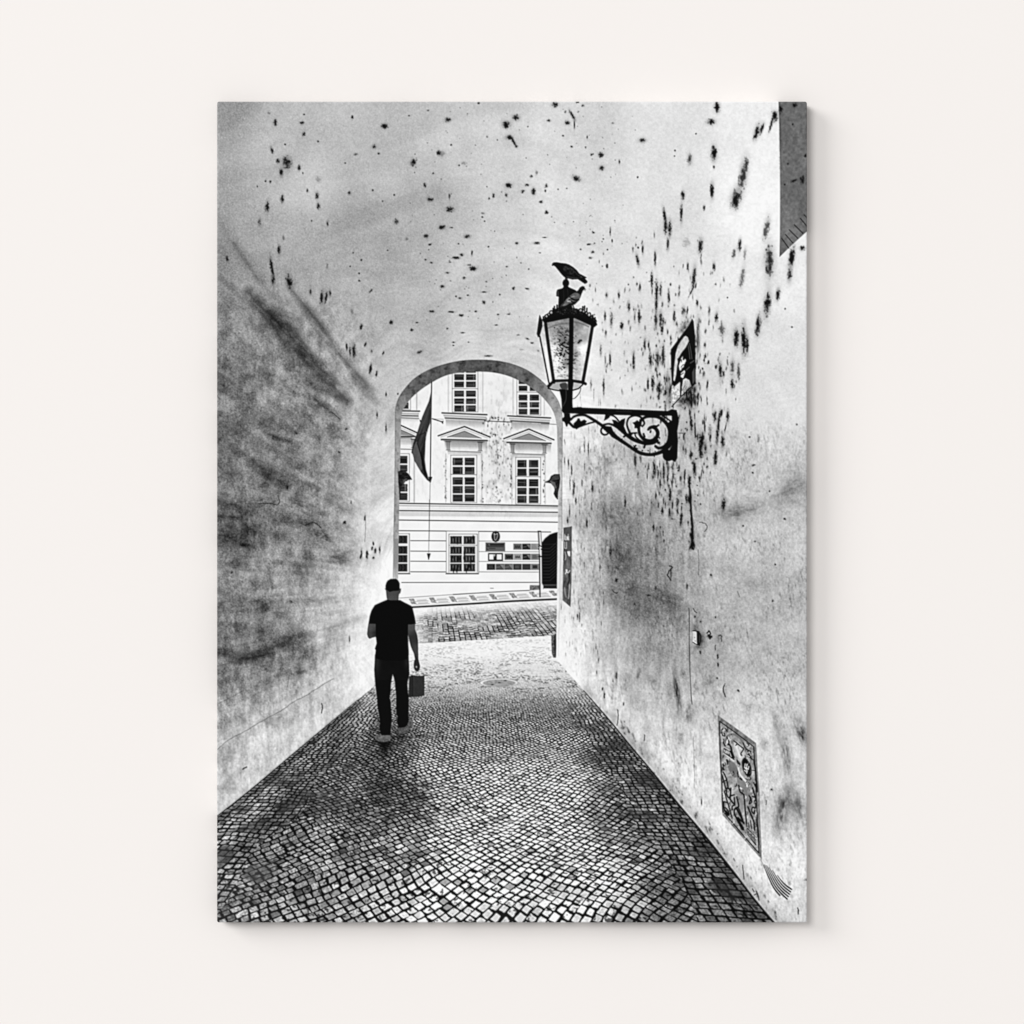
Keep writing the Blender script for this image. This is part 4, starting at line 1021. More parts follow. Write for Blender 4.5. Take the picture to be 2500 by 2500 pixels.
scrawl = [([(400, 530), (425, 500), (460, 510), (490, 555)], 12), ([(400, 560), (410, 610), (450, 625), (440, 580)], 14), ([(425, 680), (430, 740), (455, 780)], 18), ([(485, 640), (510, 720), (500, 760)], 26),
 ([(500, 740), (540, 790), (560, 870), (590, 960)], 26), ([(590, 700), (640, 740), (620, 770)], 16), ([(640, 740), (700, 790), (740, 830), (700, 900), (715, 930)], 16), ([(735, 730), (770, 810), (860, 870)], 12),
 ([(790, 730), (830, 770)], 12), ([(420, 1070), (430, 1090)], 20), ([(420, 1120), (432, 1150)], 20), ([(400, 1240), (440, 1350), (460, 1450)], 18), ([(425, 1190), (465, 1270), (490, 1400), (500, 1480)], 20),
 ([(405, 1360), (480, 1315)], 16), ([(500, 1480), (480, 1540), (520, 1600), (560, 1570)], 24), ([(545, 1440), (540, 1540), (500, 1620), (580, 1560)], 22), ([(435, 1500), (500, 1700), (570, 1930)], 16),
 ([(590, 1600), (600, 1650), (560, 1700), (570, 1780)], 20), ([(635, 1590), (655, 1640), (650, 1720)], 26), ([(430, 1660), (430, 1760), (470, 1860), (510, 1840)], 20), ([(460, 1650), (490, 1740)], 20),
 ([(440, 1640), (475, 1650)], 14), ([(470, 1790), (500, 1870)], 30), ([(650, 1740), (600, 1790), (600, 1860), (650, 1930), (700, 2020), (745, 2100)], 22), ([(640, 1760), (720, 1930), (740, 2000)], 18),
 ([(600, 1850), (660, 1990), (720, 2095)], 16), ([(655, 1930), (690, 1950), (740, 1990)], 18), ([(550, 1230), (575, 1290)], 30), ([(565, 1330), (580, 1450)], 22), ([(650, 1200), (660, 1270)], 16), ([(690, 1290), (715, 1310)], 26),
 ([(665, 1400), (690, 1500), (740, 1540), (755, 1600), (770, 1800), (790, 2000)], 22), ([(830, 1560), (850, 1620), (830, 1690), (870, 1660), (850, 1580)], 18), ([(810, 1740), (860, 1860), (905, 1980), (915, 2100)], 24),
 ([(885, 1440), (920, 1560), (940, 1640)], 22), ([(905, 1360), (945, 1450), (955, 1500)], 22), ([(880, 1570), (930, 1600), (915, 1650)], 16), ([(935, 1690), (925, 1760), (890, 1740), (870, 1800), (910, 1850), (920, 1790), (905, 1850)], 18),
 ([(640, 1000), (690, 1070), (650, 1050), (640, 1000)], 14), ([(880, 1165), (925, 1168)], 10), ([(780, 1950), (800, 2090)], 10), ([(850, 1950), (870, 2080)], 12), ([(820, 1990), (830, 2080)], 9), ([(480, 1000), (500, 1060)], 26), ([(840, 960), (880, 990)], 16)]
fT = Frame(1755, 1860, 5.745)
scrawl = [q for q in scrawl if not all(py > 1180 and px < 660 for px, py in q[0])]
for pts, w in scrawl:
    stroke(fS, pts, w, .02, P_CAB)
for pts in ([(790, 1360), (800, 1420)], [(690, 1440), (720, 1460)], [(735, 1300), (770, 1330), (790, 1370)], [(480, 720), (490, 700)]):
    stroke(fS, pts, 18, .98, P_CAB)
cabm, cabb = cov_poly(fS(inner))
for k in range(150):
    px, py = fS.one(RNG.uniform(380, 970), RNG.uniform(420, 2420))
    ii, jj = int(py - OY) - cabb[0], int(px - OX) - cabb[2]
    if not (0 <= ii < cabm.shape[0] and 0 <= jj < cabm.shape[1]) or cabm[ii, jj] < 1:
        continue
    an = RNG.uniform(.6, 1.5)
    L_ = RNG.uniform(1.5, 7)
    tn = .03 if RNG.rand() < .68 else .97
    lay(cov_stroke([(px, py), (px + L_ * math.cos(an), py + L_ * math.sin(an)), (px + L_ * math.cos(an + .8), py + L_ * 1.6 * math.sin(an + .5))], RNG.uniform(.8, 2.0)), tn, P_CAB, RNG.uniform(.5, .95))
poly(fS2, [(786, 392), (800, 380), (940, 520), (950, 690), (930, 680), (795, 520)], .86, P_CAB, .9)      # plain pale sticker
for pts, w in (([(60, 145), (95, 210), (120, 300), (130, 360)], 17), ([(45, 180), (75, 290), (95, 375)], 17), ([(48, 288), (115, 245)], 14), ([(115, 365), (108, 450), (140, 505), (165, 440), (150, 380), (118, 370)], 16),
               ([(168, 370), (160, 520)], 20), ([(212, 462), (150, 500), (222, 605)], 20), ([(75, 415), (110, 530), (150, 660), (186, 790)], 14), ([(215, 500), (222, 600), (186, 622), (190, 672)], 18),
               ([(250, 490), (268, 560), (276, 630), (225, 655), (220, 730), (270, 830), (328, 950)], 20), ([(240, 640), (310, 780), (352, 862), (270, 780)], 20), ([(278, 650), (318, 750), (352, 862)], 14), ([(268, 800), (346, 930)], 18),
               ([(70, 560), (70, 640), (100, 720), (140, 752), (132, 690), (90, 640)], 16), ([(68, 556), (112, 570)], 14), ([(95, 690), (135, 735)], 26), ([(60, 30), (66, 60)], 16), ([(60, 85), (72, 112)], 16)):
    stroke(fT, pts, w, .015, P_CAB)
poly(fS2, [(792, 398), (804, 392), (936, 528), (944, 676), (930, 668), (800, 510)], .04, P_CAB)          # two lines of pale lettering on a dark label
for k in range(6):
    xk = 808 + k * 23
    y0 = 416 + k * 22
    stroke(fS2, [(xk, y0), (xk + 3, y0 + 50)], 8, .97, P_CAB, .95, sm=False)
    if k % 2:
        stroke(fS2, [(xk, y0 + 4), (xk + 13, y0 + 40)], 7, .95, P_CAB, .9, sm=False)
    else:
        stroke(fS2, [(xk, y0 + 8), (xk + 13, y0 + 20)], 7, .95, P_CAB, .9, sm=False)
    stroke(fS2, [(xk + 2, y0 + 62), (xk + 5, y0 + 104)], 8, .97, P_CAB, .95, sm=False)
    stroke(fS2, [(xk + 3, y0 + 66), (xk + 14, y0 + 78)], 6, .95, P_CAB, .9, sm=False)
    stroke(fS2, [(xk + 4, y0 + 100), (xk + 15, y0 + 112)], 6, .95, P_CAB, .9, sm=False)
# fan of parallel marks below the cabinet
P_FAN = part('striped_mark', P_VAULT, 'fan of curved parallel black lines at the lower right edge')
ca = smooth(fS2([(1055, 975), (1130, 1150), (1210, 1320), (1300, 1440), (1410, 1548)]), False, 8)
cb = smooth(fS2([(1160, 960), (1260, 1120), (1340, 1230), (1410, 1300), (1495, 1360)]), False, 8)
for k in range(6):
    t = k / 5
    p = ca * (1 - t) + cb * t
    n0, n1 = [(0, 26), (0, 33), (1, 33), (3, 33), (5, 33), (9, 33)][k]
    p = p[n0:n1]
    lay(cov_stroke(p, np.interp(np.linspace(0, 1, len(p)), [0, .3, .8, 1], [.9, 2.4, 3.8, 3.4])), .0, P_FAN, 1)
    if k < 5:
        q = (ca * (1 - t - .1) + cb * (t + .1))[n0 + 3:n1]
        lay(cov_stroke(q, 2.0), .97, P_FAN, .9)
stroke(fS2, [(1000, 880), (1040, 950), (1080, 1040)], 6, .4, None, .7)
for pts in ([(725, 980), (740, 1100), (750, 1200)], [(880, 1350), (910, 1400)], [(940, 1390), (970, 1450), (985, 1530)], [(910, 1450), (945, 1430)], [(1590, 1650), (1610, 1700)]):
    stroke(fS2, pts, 12, .08, None, .85)
# plaque high on the wall
P_PLQ = part('wall_plaque', None, 'pointed black plaque with pale carving beside the lamp bracket')
blotch(*fN.one(640, 300), 12, 18, .5, .6, 571, .8)
blotch(*fN.one(880, 500), 5, 40, .55, 0, 572, .9)
blotch(*fN.one(780, 1560), 10, 30, .75, 0, 573, .9)
blotch(*fN.one(600, 1700), 16, 16, .5, 0, 574, .9)
blotch(*fN.one(330, 1500), 8, 40, .45, 0, 575, .9)
poly(fN, [(770, 138), (800, 190), (815, 340), (828, 520), (835, 900), (838, 1360), (760, 1420), (720, 1300), (650, 1260), (600, 1290), (560, 1600), (540, 1610), (545, 1330), (440, 1420), (388, 1370), (372, 1000), (370, 718), (540, 490), (700, 280)], .02, P_PLQ)
poly(fN, [(770, 150), (795, 220), (800, 480), (815, 800), (770, 700), (720, 560), (680, 470), (640, 460), (700, 300)], .045, P_PLQ)
pl = local((1630, 770, 1710, 1000), lambda XX, YY: .80 + (fbm(XX / 5, YY / 7, 581, 3) - .5) * .3)
poly(fN, [(650, 463), (690, 490), (712, 560), (650, 680), (570, 780), (525, 860), (492, 900), (502, 960), (482, 1070), (470, 1200), (440, 1325), (418, 1300), (430, 1080), (460, 800), (500, 660), (560, 560), (620, 480)], np.clip(pl, 0, 1), P_PLQ)
poly(fN, [(600, 838), (590, 900), (610, 930), (645, 895), (655, 935), (620, 1010), (605, 1060), (560, 1110), (540, 1120), (520, 1030), (545, 960), (560, 900)], .93, P_PLQ)
poly(fN, [(560, 1170), (600, 1130), (632, 1110), (640, 1150), (600, 1265), (555, 1235)], .88, P_PLQ)
for pts in ([(545, 940), (575, 910), (570, 960)], [(560, 1060), (600, 1010), (625, 1010)], [(570, 1090), (610, 1060), (600, 1120)], [(560, 1200), (610, 1160)]):
    stroke(fN, pts, 11, .03, P_PLQ)
poly(fN, [(680, 1280), (700, 1330), (720, 1405), (640, 1530), (590, 1480), (575, 1430), (600, 1380), (640, 1330)], np.clip(pl * .95, 0, 1), P_PLQ)
poly(fN, [(395, 1390), (440, 1480), (480, 1410), (520, 1480), (545, 1560), (470, 1680), (400, 1740), (388, 1560)], np.clip(local((1630, 770, 1710, 1000), lambda XX, YY: .8 + (fbm(XX / 3, YY / 3, 583, 3) - .5) * .8), .1, 1), P_PLQ)
for pts in ([(690, 620), (715, 760), (730, 900)], [(720, 600), (745, 740), (768, 900)], [(735, 980), (815, 925)], [(660, 1110), (720, 1050)]):
    stroke(fN, pts, 10, .55, P_PLQ, .8)
for pts in ([(600, 1470), (640, 1400)], [(620, 1500), (665, 1420)], [(560, 1500), (610, 1480)]):
    stroke(fN, pts, 8, .05, P_PLQ, .8)
poly(fN, [(770, 1150), (820, 1050), (830, 1300), (780, 1380)], .42, P_PLQ, .6)
stroke(fN, [(388, 1800), (560, 1610), (740, 1440), (842, 1358)], 15, .02, P_PLQ, sm=False)
for k in range(34):
    X, Y = fN.one(RNG.normal(760, 70), RNG.uniform(1440, 1760))
    spot(X, Y, RNG.uniform(1, 2.6), RNG.uniform(3, 9), RNG.uniform(.5, 1))

# ---- 9. wall lamp
P_LAMP = part('wall_lamp', None, 'black wrought iron lantern on a scrolled bracket projecting from the right wall')
P_GLASS = part('lantern_glass', P_LAMP, 'dirty speckled glass of the lantern')
P_BRK = part('scroll_bracket', P_LAMP, 'black wrought iron bracket of leaves and spirals')
P_FIN = part('lantern_finial', P_LAMP)
gl = field([(1340, 790, 120), (1345, 800, 150), (1370, 800, 120), (1420, 790, 130), (1430, 800, 170), (1350, 830, 165), (1350, 850, 225), (1375, 830, 95), (1380, 855, 130), (1360, 880, 215), (1385, 885, 110), (1370, 910, 205), (1390, 920, 170),
            (1415, 830, 150), (1420, 850, 230), (1425, 870, 205), (1410, 900, 170), (1420, 905, 195), (1325, 810, 190), (1330, 860, 225), (1340, 900, 230), (1400, 860, 120), (1405, 790, 120)], eps=7, power=2)
gn = local((1310, 760, 1460, 960), lambda XX, YY: fbm(XX / 7, YY / 7, 601, 4))
gd = local((1310, 760, 1460, 960), lambda XX, YY: sstep(.52, .66, fbm((XX + YY * .3) / 4.5, (YY - XX * .3) / 3.2, 603, 4)) * np.exp(-(((XX - 1378) / 26) ** 2 + ((YY - 862) / 52) ** 2)))
gl = np.clip(gl * 1.14 + (gn - .5) * .22 - gd * .85, .04, 1)
poly(fL, [(205, 900), (262, 850), (530, 800), (590, 800), (790, 890), (695, 1555), (545, 1545), (345, 1550), (292, 1590)], gl, P_GLASS)
for pts, tn in (([(275, 925), (400, 878), (525, 868)], .40), ([(595, 850), (680, 870), (760, 905)], .36)):
    stroke(fL, pts, 22, tn, P_GLASS, .55)
for x, y, r in ((650, 1078, 16), (670, 1068, 10), (357, 918, 7), (640, 1095, 12), (740, 1210, 10)):
    X, Y = fL.one(x, y)
    spot(X, Y, r / 4.83, r / 4.83, 1)
IR = .025
def iron(f, pts, w, pid=None, sm=True):
    stroke(f, pts, w, IR, pid if pid is not None else P_LAMP, 1, sm)
poly(fL, [(330, 1575), (345, 1560), (480, 1565), (510, 1575), (510, 1660), (420, 1655), (300, 1630)], .68, P_GLASS)
poly(fL, [(580, 1565), (700, 1575), (650, 1625), (580, 1650)], .74, P_GLASS)
poly(fL, [(420, 1580), (500, 1570), (505, 1650), (440, 1640)], .12, P_GLASS, .8, sm=True)
iron(fL, [(183, 1020), (240, 1310), (296, 1595)], 17, sm=False)
iron(fL, [(248, 850), (295, 1200), (348, 1560)], 38, sm=False)
iron(fL, [(556, 770), (552, 1200), (545, 1560)], 52, sm=False)
iron(fL, [(806, 890), (752, 1220), (690, 1565)], 38, sm=False)
iron(fL, [(285, 1605), (350, 1545), (545, 1540), (690, 1562), (722, 1580)], 34, sm=False)
iron(fL, [(283, 1632), (345, 1650), (430, 1664)], 14, sm=False)
iron(fL, [(570, 1656), (640, 1636), (700, 1580)], 15, sm=False)
iron(fL, [(283, 1632), (340, 1560)], 16, sm=False)
poly(fL, [(180, 765), (200, 800), (216, 850), (214, 905), (180, 1025), (162, 1030), (146, 990), (155, 930), (172, 800)], .06, P_LAMP)
poly(fL, [(205, 822), (250, 792), (400, 772), (530, 755), (640, 770), (760, 808), (850, 850), (862, 885), (805, 930), (780, 892), (600, 808), (530, 805), (265, 858), (235, 862)], IR, P_LAMP)
# pierced crest
poly(fL, [(216, 812), (240, 770), (300, 735), (350, 700), (400, 682), (470, 690), (560, 680), (640, 700), (720, 720), (790, 770), (850, 825), (860, 850), (700, 800), (530, 765), (380, 780)], .035, P_LAMP)
for cx, cy, rx, ry in ((318, 738, 26, 28), (262, 782, 20, 22), (232, 800, 14, 16), (664, 712, 26, 24), (765, 765, 24, 30), (800, 795, 18, 24), (700, 725, 18, 18), (288, 760, 14, 20), (735, 745, 14, 20), (400, 730, 14, 14), (600, 725, 12, 16), (830, 825, 12, 18)):
    X, Y = fL.one(cx, cy)
    lay(cov_ellipse(X, Y, rx / 4.83, ry / 4.83, .2), IR, P_LAMP)
    lay(cov_ellipse(X, Y, rx * .56 / 4.83, ry * .56 / 4.83, .2), .74 if cx not in (400, 600) else .3, P_LAMP, .9)
for cx, cy in ((355, 668), (386, 652), (690, 670), (712, 664), (738, 690), (340, 690), (805, 770), (835, 800), (225, 790)):
    iron(fL, [(cx, cy), (cx - 2, cy + 40)], 17, sm=False)
for k in range(40):
    X, Y = fL.one(RNG.uniform(380, 700), RNG.uniform(690, 760))
    lay(cov_ellipse(X, Y, RNG.uniform(.5, 1.2), RNG.uniform(.5, 1.4)), RNG.uniform(.2, .5), P_LAMP, .7)
# cap and finial
poly(fL, [(392, 468), (440, 455), (478, 432), (520, 438), (560, 455), (610, 478), (622, 500), (595, 545), (570, 600), (565, 690), (398, 690), (405, 555), (376, 545), (378, 500)], .04, P_FIN)
poly(fL, [(385, 472), (405, 478), (408, 552), (378, 545), (376, 510)], .26, P_FIN, .8)
for x0 in (460, 510):
    stroke(fL, [(x0, 460), (x0 + 6, 560), (x0 - 4, 650)], 8, .16, P_FIN, .6)
X, Y = fL.one(490, 392)
lay(cov_ellipse(X, Y, 8.2, 9.8), .035, P_FIN)
poly(fL, [(462, 430), (520, 430), (528, 450), (455, 450)], .03, P_FIN)
iron(fL, [(490, 330), (490, 360)], 18, P_FIN, sm=False)
# stem and bracket
poly(fL, [(412, 1640), (515, 1650), (512, 1560), (582, 1560), (572, 1650), (568, 1800), (575, 1905), (450, 1905), (442, 1850), (436, 1760)], IR, P_BRK)
stroke(fL, [(492, 1640), (492, 1760), (456, 1845)], 7, .42, P_BRK, .6)
stroke(fL, [(668, 1630), (648, 1690), (600, 1745), (570, 1758)], 8, .12, P_LAMP, .9)
poly(fK, [(70, 200), (215, 190), (235, 212), (345, 202), (375, 212), (1000, 236), (1630, 262), (1690, 235), (1765, 250), (1772, 300), (1760, 335), (1640, 332), (1250, 330), (830, 320), (430, 306), (230, 300), (90, 292), (68, 260)], IR, P_BRK)
hline(fK, [(870, 268), (1100, 275)], 7, .30, .6, P_BRK)
hline(fK, [(240, 262), (860, 282)], 5, .10, .6, P_BRK)
poly(fK, [(1690, 330), (1772, 280), (1796, 420), (1772, 560), (1782, 700), (1772, 960), (1742, 1016), (1690, 985), (1640, 1000), (1590, 960), (1640, 890), (1700, 820), (1690, 700), (1640, 560), (1640, 430), (1690, 410)], IR, P_BRK)
poly(fK, [(100, 290), (190, 300), (192, 340), (215, 395), (165, 450), (150, 492), (132, 490), (112, 430), (78, 408), (72, 375), (105, 345)], IR, P_BRK)
for pts, w in [
    ([(205, 390), (250, 345), (330, 322), (420, 328), (520, 382), (640, 460), (720, 525), (820, 605), (930, 690), (1050, 770), (1150, 840), (1250, 888), (1380, 905), (1500, 880), (1600, 825), (1680, 735), (1705, 640)], [30, 36, 38, 36, 44, 44, 60, 60, 54, 46, 48, 52, 48, 52, 60, 60, 60]),
    ([(185, 440), (255, 500), (350, 485), (450, 450), (545, 425)], [40, 40, 26, 24, 24]),
    ([(675, 470), (760, 452), (850, 478), (930, 525), (1010, 600), (1100, 665), (1200, 715), (1310, 745)], [30, 30, 40, 60, 50, 60, 50, 44]),
    ([(1250, 380), (1210, 470), (1208, 560), (1240, 640), (1310, 695), (1390, 705), (1460, 660), (1485, 590), (1460, 530), (1410, 500), (1370, 510), (1345, 535)], [40, 46, 44, 46, 56, 60, 60, 56, 54, 50, 46, 36]),
    ([(1230, 400), (1310, 350), (1400, 340), (1500, 355), (1590, 420), (1645, 500), (1665, 600), (1640, 720), (1580, 785), (1500, 810), (1450, 780)], [40, 44, 48, 50, 54, 56, 56, 56, 50, 40, 40]),
    ([(1085, 610), (1045, 520), (1030, 440), (1060, 365), (1140, 328), (1220, 345), (1268, 395), (1285, 450), (1255, 488)], [40, 30, 28, 28, 32, 32, 30, 28, 28]),
    ([(790, 322), (850, 345), (905, 405)], 24), ([(970, 500), (1010, 590)], 40), ([(1160, 770), (1140, 800), (1180, 818)], 22), ([(1300, 750), (1285, 800)], 30), ([(1300, 750), (1420, 735), (1480, 700)], 40),
    ([(1150, 590), (1160, 640), (1230, 700), (1310, 730)], [22, 20, 24, 20]), ([(1470, 490), (1495, 470)], 28), ([(1490, 735), (1505, 728)], 30), ([(1275, 600), (1290, 640)], 30), ([(985, 640), (1030, 615), (1100, 600)], 30), ([(1100, 590), (1170, 585)], 24),
    ([(1420, 480), (1480, 485)], 24), ([(1380, 560), (1375, 575)], 26), ([(1550, 330), (1690, 420)], 22)]:
    iron(fK, pts, w, P_BRK)
for pts in ([(240, 450), (290, 400), (305, 368), (330, 372), (350, 412), (400, 388), (440, 412), (420, 445), (350, 492), (285, 535), (260, 500)],
            [(810, 390), (865, 398), (900, 425), (955, 385), (1005, 368), (1000, 430), (985, 490), (970, 480), (1010, 560), (1050, 600), (960, 560), (900, 510), (840, 470), (825, 430)],
            [(710, 310), (795, 320), (770, 360), (740, 385), (690, 406), (702, 360)],
            [(1112, 435), (1150, 420), (1182, 396), (1215, 425), (1250, 420), (1245, 480), (1190, 518), (1140, 515), (1142, 470)],
            [(700, 480), (800, 490), (830, 560), (900, 640), (880, 690), (800, 640), (740, 560)],
            [(1530, 850), (1640, 860), (1700, 760), (1700, 860), (1600, 960), (1565, 910)]):
    poly(fK, pts, IR, P_BRK)
for cx, cy, r, w in ((705, 555, 58, 28), (1640, 918, 62, 44)):
    a = np.linspace(0, 2 * math.pi, 25)
    iron(fK, [(cx + r * math.cos(t), cy + r * math.sin(t)) for t in a], w, P_BRK, sm=False)
for k in range(26):                                                       # burrs of the vine stem
    t = RNG.uniform(0, 1)
    px, py = np.interp(t, [0, .35, .7, 1], [520, 820, 1150, 1500]), np.interp(t, [0, .35, .7, 1], [385, 605, 845, 880])
    X, Y = fK.one(px + RNG.normal(0, 14), py + RNG.normal(0, 22))
    lay(cov_ellipse(X, Y, 1.4, 1.4), IR, P_BRK)

# ---- 10. two pigeons
P_PG1 = part('pigeon', None, 'dark pigeon perched on top of the lamp finial facing left')
poly(fL, [(325, 186), (328, 162), (345, 148), (380, 145), (430, 154), (490, 160), (530, 174), (580, 205), (620, 240), (650, 280), (700, 305), (738, 327), (716, 337), (745, 370), (742, 390), (715, 402), (690, 386), (632, 346), (570, 350), (515, 337), (470, 320), (440, 290), (400, 240), (365, 197), (345, 184), (332, 190)], .035, P_PG1)
wt = local((1340, 630, 1440, 700), lambda XX, YY: .05 + (fbm(XX / 4, YY / 4, 611, 3) - .35) * .5)
poly(fL, [(455, 200), (510, 190), (580, 230), (640, 290), (690, 320), (640, 335), (560, 300), (480, 260)], np.clip(wt, .03, .40), P_PG1, .8, sm=True)
poly(fL, [(480, 310), (560, 318), (640, 330), (600, 345), (530, 338)], .26, P_PG1, .6, sm=True)
stroke(fL, [(490, 318), (490, 345)], 12, .04, P_PG1, sm=False)
stroke(fL, [(504, 322), (508, 348)], 8, .04, P_PG1, sm=False)
P_PG2 = part('pigeon', None, 'grey winged pigeon standing on the lantern roof facing right')
poly(fL, [(732, 474), (715, 452), (708, 432), (684, 426), (655, 443), (635, 475), (600, 500), (530, 540), (470, 600), (430, 650), (390, 690), (480, 690), (540, 665), (600, 642), (642, 600), (665, 555), (676, 520), (692, 482), (715, 464)], .06, P_PG2)
wg = local((1340, 690, 1440, 760), lambda XX, YY: .42 + (fbm(XX / 5, YY / 4, 621, 3) - .5) * .35)
poly(fL, [(600, 505), (560, 525), (520, 560), (470, 615), (430, 660), (480, 660), (540, 630), (600, 618), (650, 580), (664, 540), (640, 515)], np.clip(wg, .1, .7), P_PG2, .9, sm=True)
stroke(fL, [(540, 560), (590, 590), (640, 590)], 20, .03, P_PG2)
stroke(fL, [(530, 590), (570, 615), (610, 615)], 14, .05, P_PG2)
stroke(fL, [(500, 590), (550, 560), (590, 545)], 8, .7, P_PG2, .7)
stroke(fL, [(510, 606), (545, 604)], 12, .8, P_PG2, .8)
stroke(fL, [(470, 625), (430, 670)], 12, .18, P_PG2)
stroke(fL, [(575, 650), (590, 690), (620, 695)], 10, .10, P_PG2)
stroke(fL, [(560, 655), (570, 695)], 8, .3, P_PG2)

# ---- 11. the man
P_PER = part('person', None, 'man seen from behind walking through the passage in a dark t-shirt and trousers, carrying a paper bag')
P_HAIR = part('hair', P_PER)
P_SHIRT = part('t_shirt', P_PER)
P_ARM1 = part('arm', P_PER)
P_ARM2 = part('arm', P_PER)
P_TR = part('trousers', P_PER)
P_SH1 = part('shoe', P_PER)
P_SH2 = part('shoe', P_PER)
P_BAG = part('paper_bag', None, 'plain dark grey paper bag hanging from the right hand of the man')
# his reflection and contact on the wet stones
for x, y, rx, ry, k in ((690, 1850, 80, 150, .55), (650, 1760, 110, 50, .6), (690, 1730, 130, 40, .8), (1000, 1620, 110, 34, .75), (720, 1800, 90, 110, .4), (960, 1760, 70, 90, .35)):
    X, Y = fM2.one(x, y)
    blotch(X, Y, rx / 7.728, ry / 7.728, k, 0, 631, .3)
poly(fM2, [(1150, 475), (1198, 452), (1216, 450), (1300, 466), (1440, 459), (1438, 836), (1330, 858), (1138, 866), (1144, 700)], local((990, 1640, 1045, 1710), lambda XX, YY: .17 + (fbm(XX / 6, YY / 8, 641, 3) - .5) * .05), P_BAG)
poly(fM2, [(1150, 475), (1198, 454), (1210, 460), (1218, 856), (1138, 866), (1144, 700)], .13, P_BAG, .8)
stroke(fM2, [(1215, 455), (1222, 650), (1222, 858)], 12, .06, P_BAG, .8)
stroke(fM2, [(1232, 480), (1238, 840)], 8, .24, P_BAG, .6)
for a, b in (((1275, 380), (1255, 450)), ((1290, 385), (1290, 455)), ((1310, 380), (1312, 450)), ((1322, 370), (1342, 455)), ((1260, 370), (1205, 445))):
    stroke(fM2, [a, b], 5, .3, P_BAG, .9)
skin = field([(950, 1455, 74), (950, 1440, 62), (905, 1535, 76), (915, 1545, 30), (905, 1555, 66), (1005, 1530, 74), (1012, 1555, 44), (1018, 1590, 62), (1016, 1615, 34), (1018, 1632, 36)], eps=8, power=2)
poly(fM, [(720, 330), (745, 290), (800, 258), (900, 255), (945, 290), (970, 335), (975, 435), (985, 445), (1000, 428), (995, 490), (982, 530), (962, 545), (952, 600), (950, 670), (738, 670), (722, 590), (712, 480), (700, 455), (683, 432), (706, 442), (705, 390)], skin, P_PER)
lay(cov_ellipse(*fM.one(845, 690), 14, 3), .05, P_PER)
poly(fM, [(383, 1095), (366, 1200), (356, 1300), (375, 1362), (405, 1389), (460, 1366), (530, 1350), (535, 1095)], skin, P_ARM1)
arm = [(1125, 1105), (1264, 1105), (1262, 1210), (1300, 1310), (1318, 1420), (1322, 1640), (1326, 1775), (1345, 1850), (1357, 1905), (1352, 1945), (1328, 1998), (1300, 2008), (1262, 1985), (1240, 1940), (1235, 1880), (1245, 1800), (1262, 1775), (1240, 1670), (1180, 1530), (1145, 1380), (1128, 1310)]
poly(fM, arm, skin, P_ARM2)
lay(cov_ellipse(*fM2.one(1289, 295), 1.1, 2.0), .96, P_FLOOR)
stroke(fM2, [(1262, 330), (1275, 372)], 4, .05, P_PER, .8)
stroke(fM2, [(1310, 300), (1318, 365)], 4, .06, P_PER, .8)
poly(fM, [(720, 330), (745, 290), (800, 258), (900, 255), (945, 290), (972, 340), (972, 440), (955, 480), (900, 484), (850, 486), (780, 505), (738, 470), (708, 440), (706, 380)], .02, P_HAIR)
tr = local((900, 1580, 1010, 1800), lambda XX, YY: .02 + .09 * np.exp(-(((XX - 920) / 8) ** 2 + ((YY - 1620) / 30) ** 2)) + .07 * np.exp(-(((XX - 993) / 6) ** 2 + ((YY - 1618) / 14) ** 2)) + .03 * fbm(XX / 20, YY / 20, 651, 3) * (YY < 1660))
poly(fM2, [(505, 60), (500, 200), (490, 350), (500, 480), (515, 650), (545, 900), (555, 1050), (590, 1250), (602, 1350), (590, 1430), (615, 1560), (640, 1588), (800, 1582), (805, 1450), (825, 1320), (815, 1130), (800, 920), (782, 885), (800, 770), (808, 620), (840, 430),
           (880, 570), (890, 700), (905, 850), (905, 1080), (910, 1180), (936, 1240), (918, 1330), (940, 1400), (945, 1442), (1050, 1442), (1110, 1405), (1147, 1310), (1135, 1220), (1145, 1100), (1142, 860), (1125, 760), (1118, 600), (1156, 440), (1150, 250), (1140, 60)], tr, P_TR)
poly(fM, [(735, 648), (800, 660), (900, 660), (978, 655), (1060, 700), (1190, 765), (1216, 810), (1246, 930), (1278, 1105), (1180, 1118), (1130, 1116), (1128, 1320), (1135, 1480), (1146, 1640), (1138, 1760), (1000, 1800), (700, 1800), (560, 1770), (505, 1740), (520, 1600), (504, 1575), (536, 1470),
          (522, 1350), (520, 1106), (384, 1100), (405, 960), (440, 850), (500, 752), (600, 705)], .012, P_SHIRT)
sh = local((900, 1740, 1030, 1820), lambda XX, YY: .36 + (fbm(XX / 3, YY / 2.5, 661, 3) - .5) * .42)
poly(fM2, [(503, 1640), (520, 1600), (560, 1580), (615, 1568), (640, 1588), (797, 1583), (803, 1640), (790, 1690), (720, 1716), (640, 1712), (560, 1690), (515, 1668)], np.clip(sh, .1, .7), P_SH1)
poly(fM2, [(640, 1590), (795, 1586), (795, 1640), (700, 1650)], .42, P_SH1, .6)
stroke(fM2, [(505, 1665), (560, 1700), (640, 1722), (790, 1700)], 12, .03, None, .9)
poly(fM2, [(945, 1442), (1050, 1442), (1110, 1405), (1147, 1310), (1158, 1248), (1205, 1275), (1237, 1350), (1200, 1450), (1110, 1520), (1060, 1560), (980, 1560), (895, 1545), (932, 1490)], np.clip(sh * .9, .08, .7), P_SH2)
stroke(fM2, [(895, 1550), (1000, 1568), (1070, 1560), (1140, 1510)], 12, .03, None, .9)

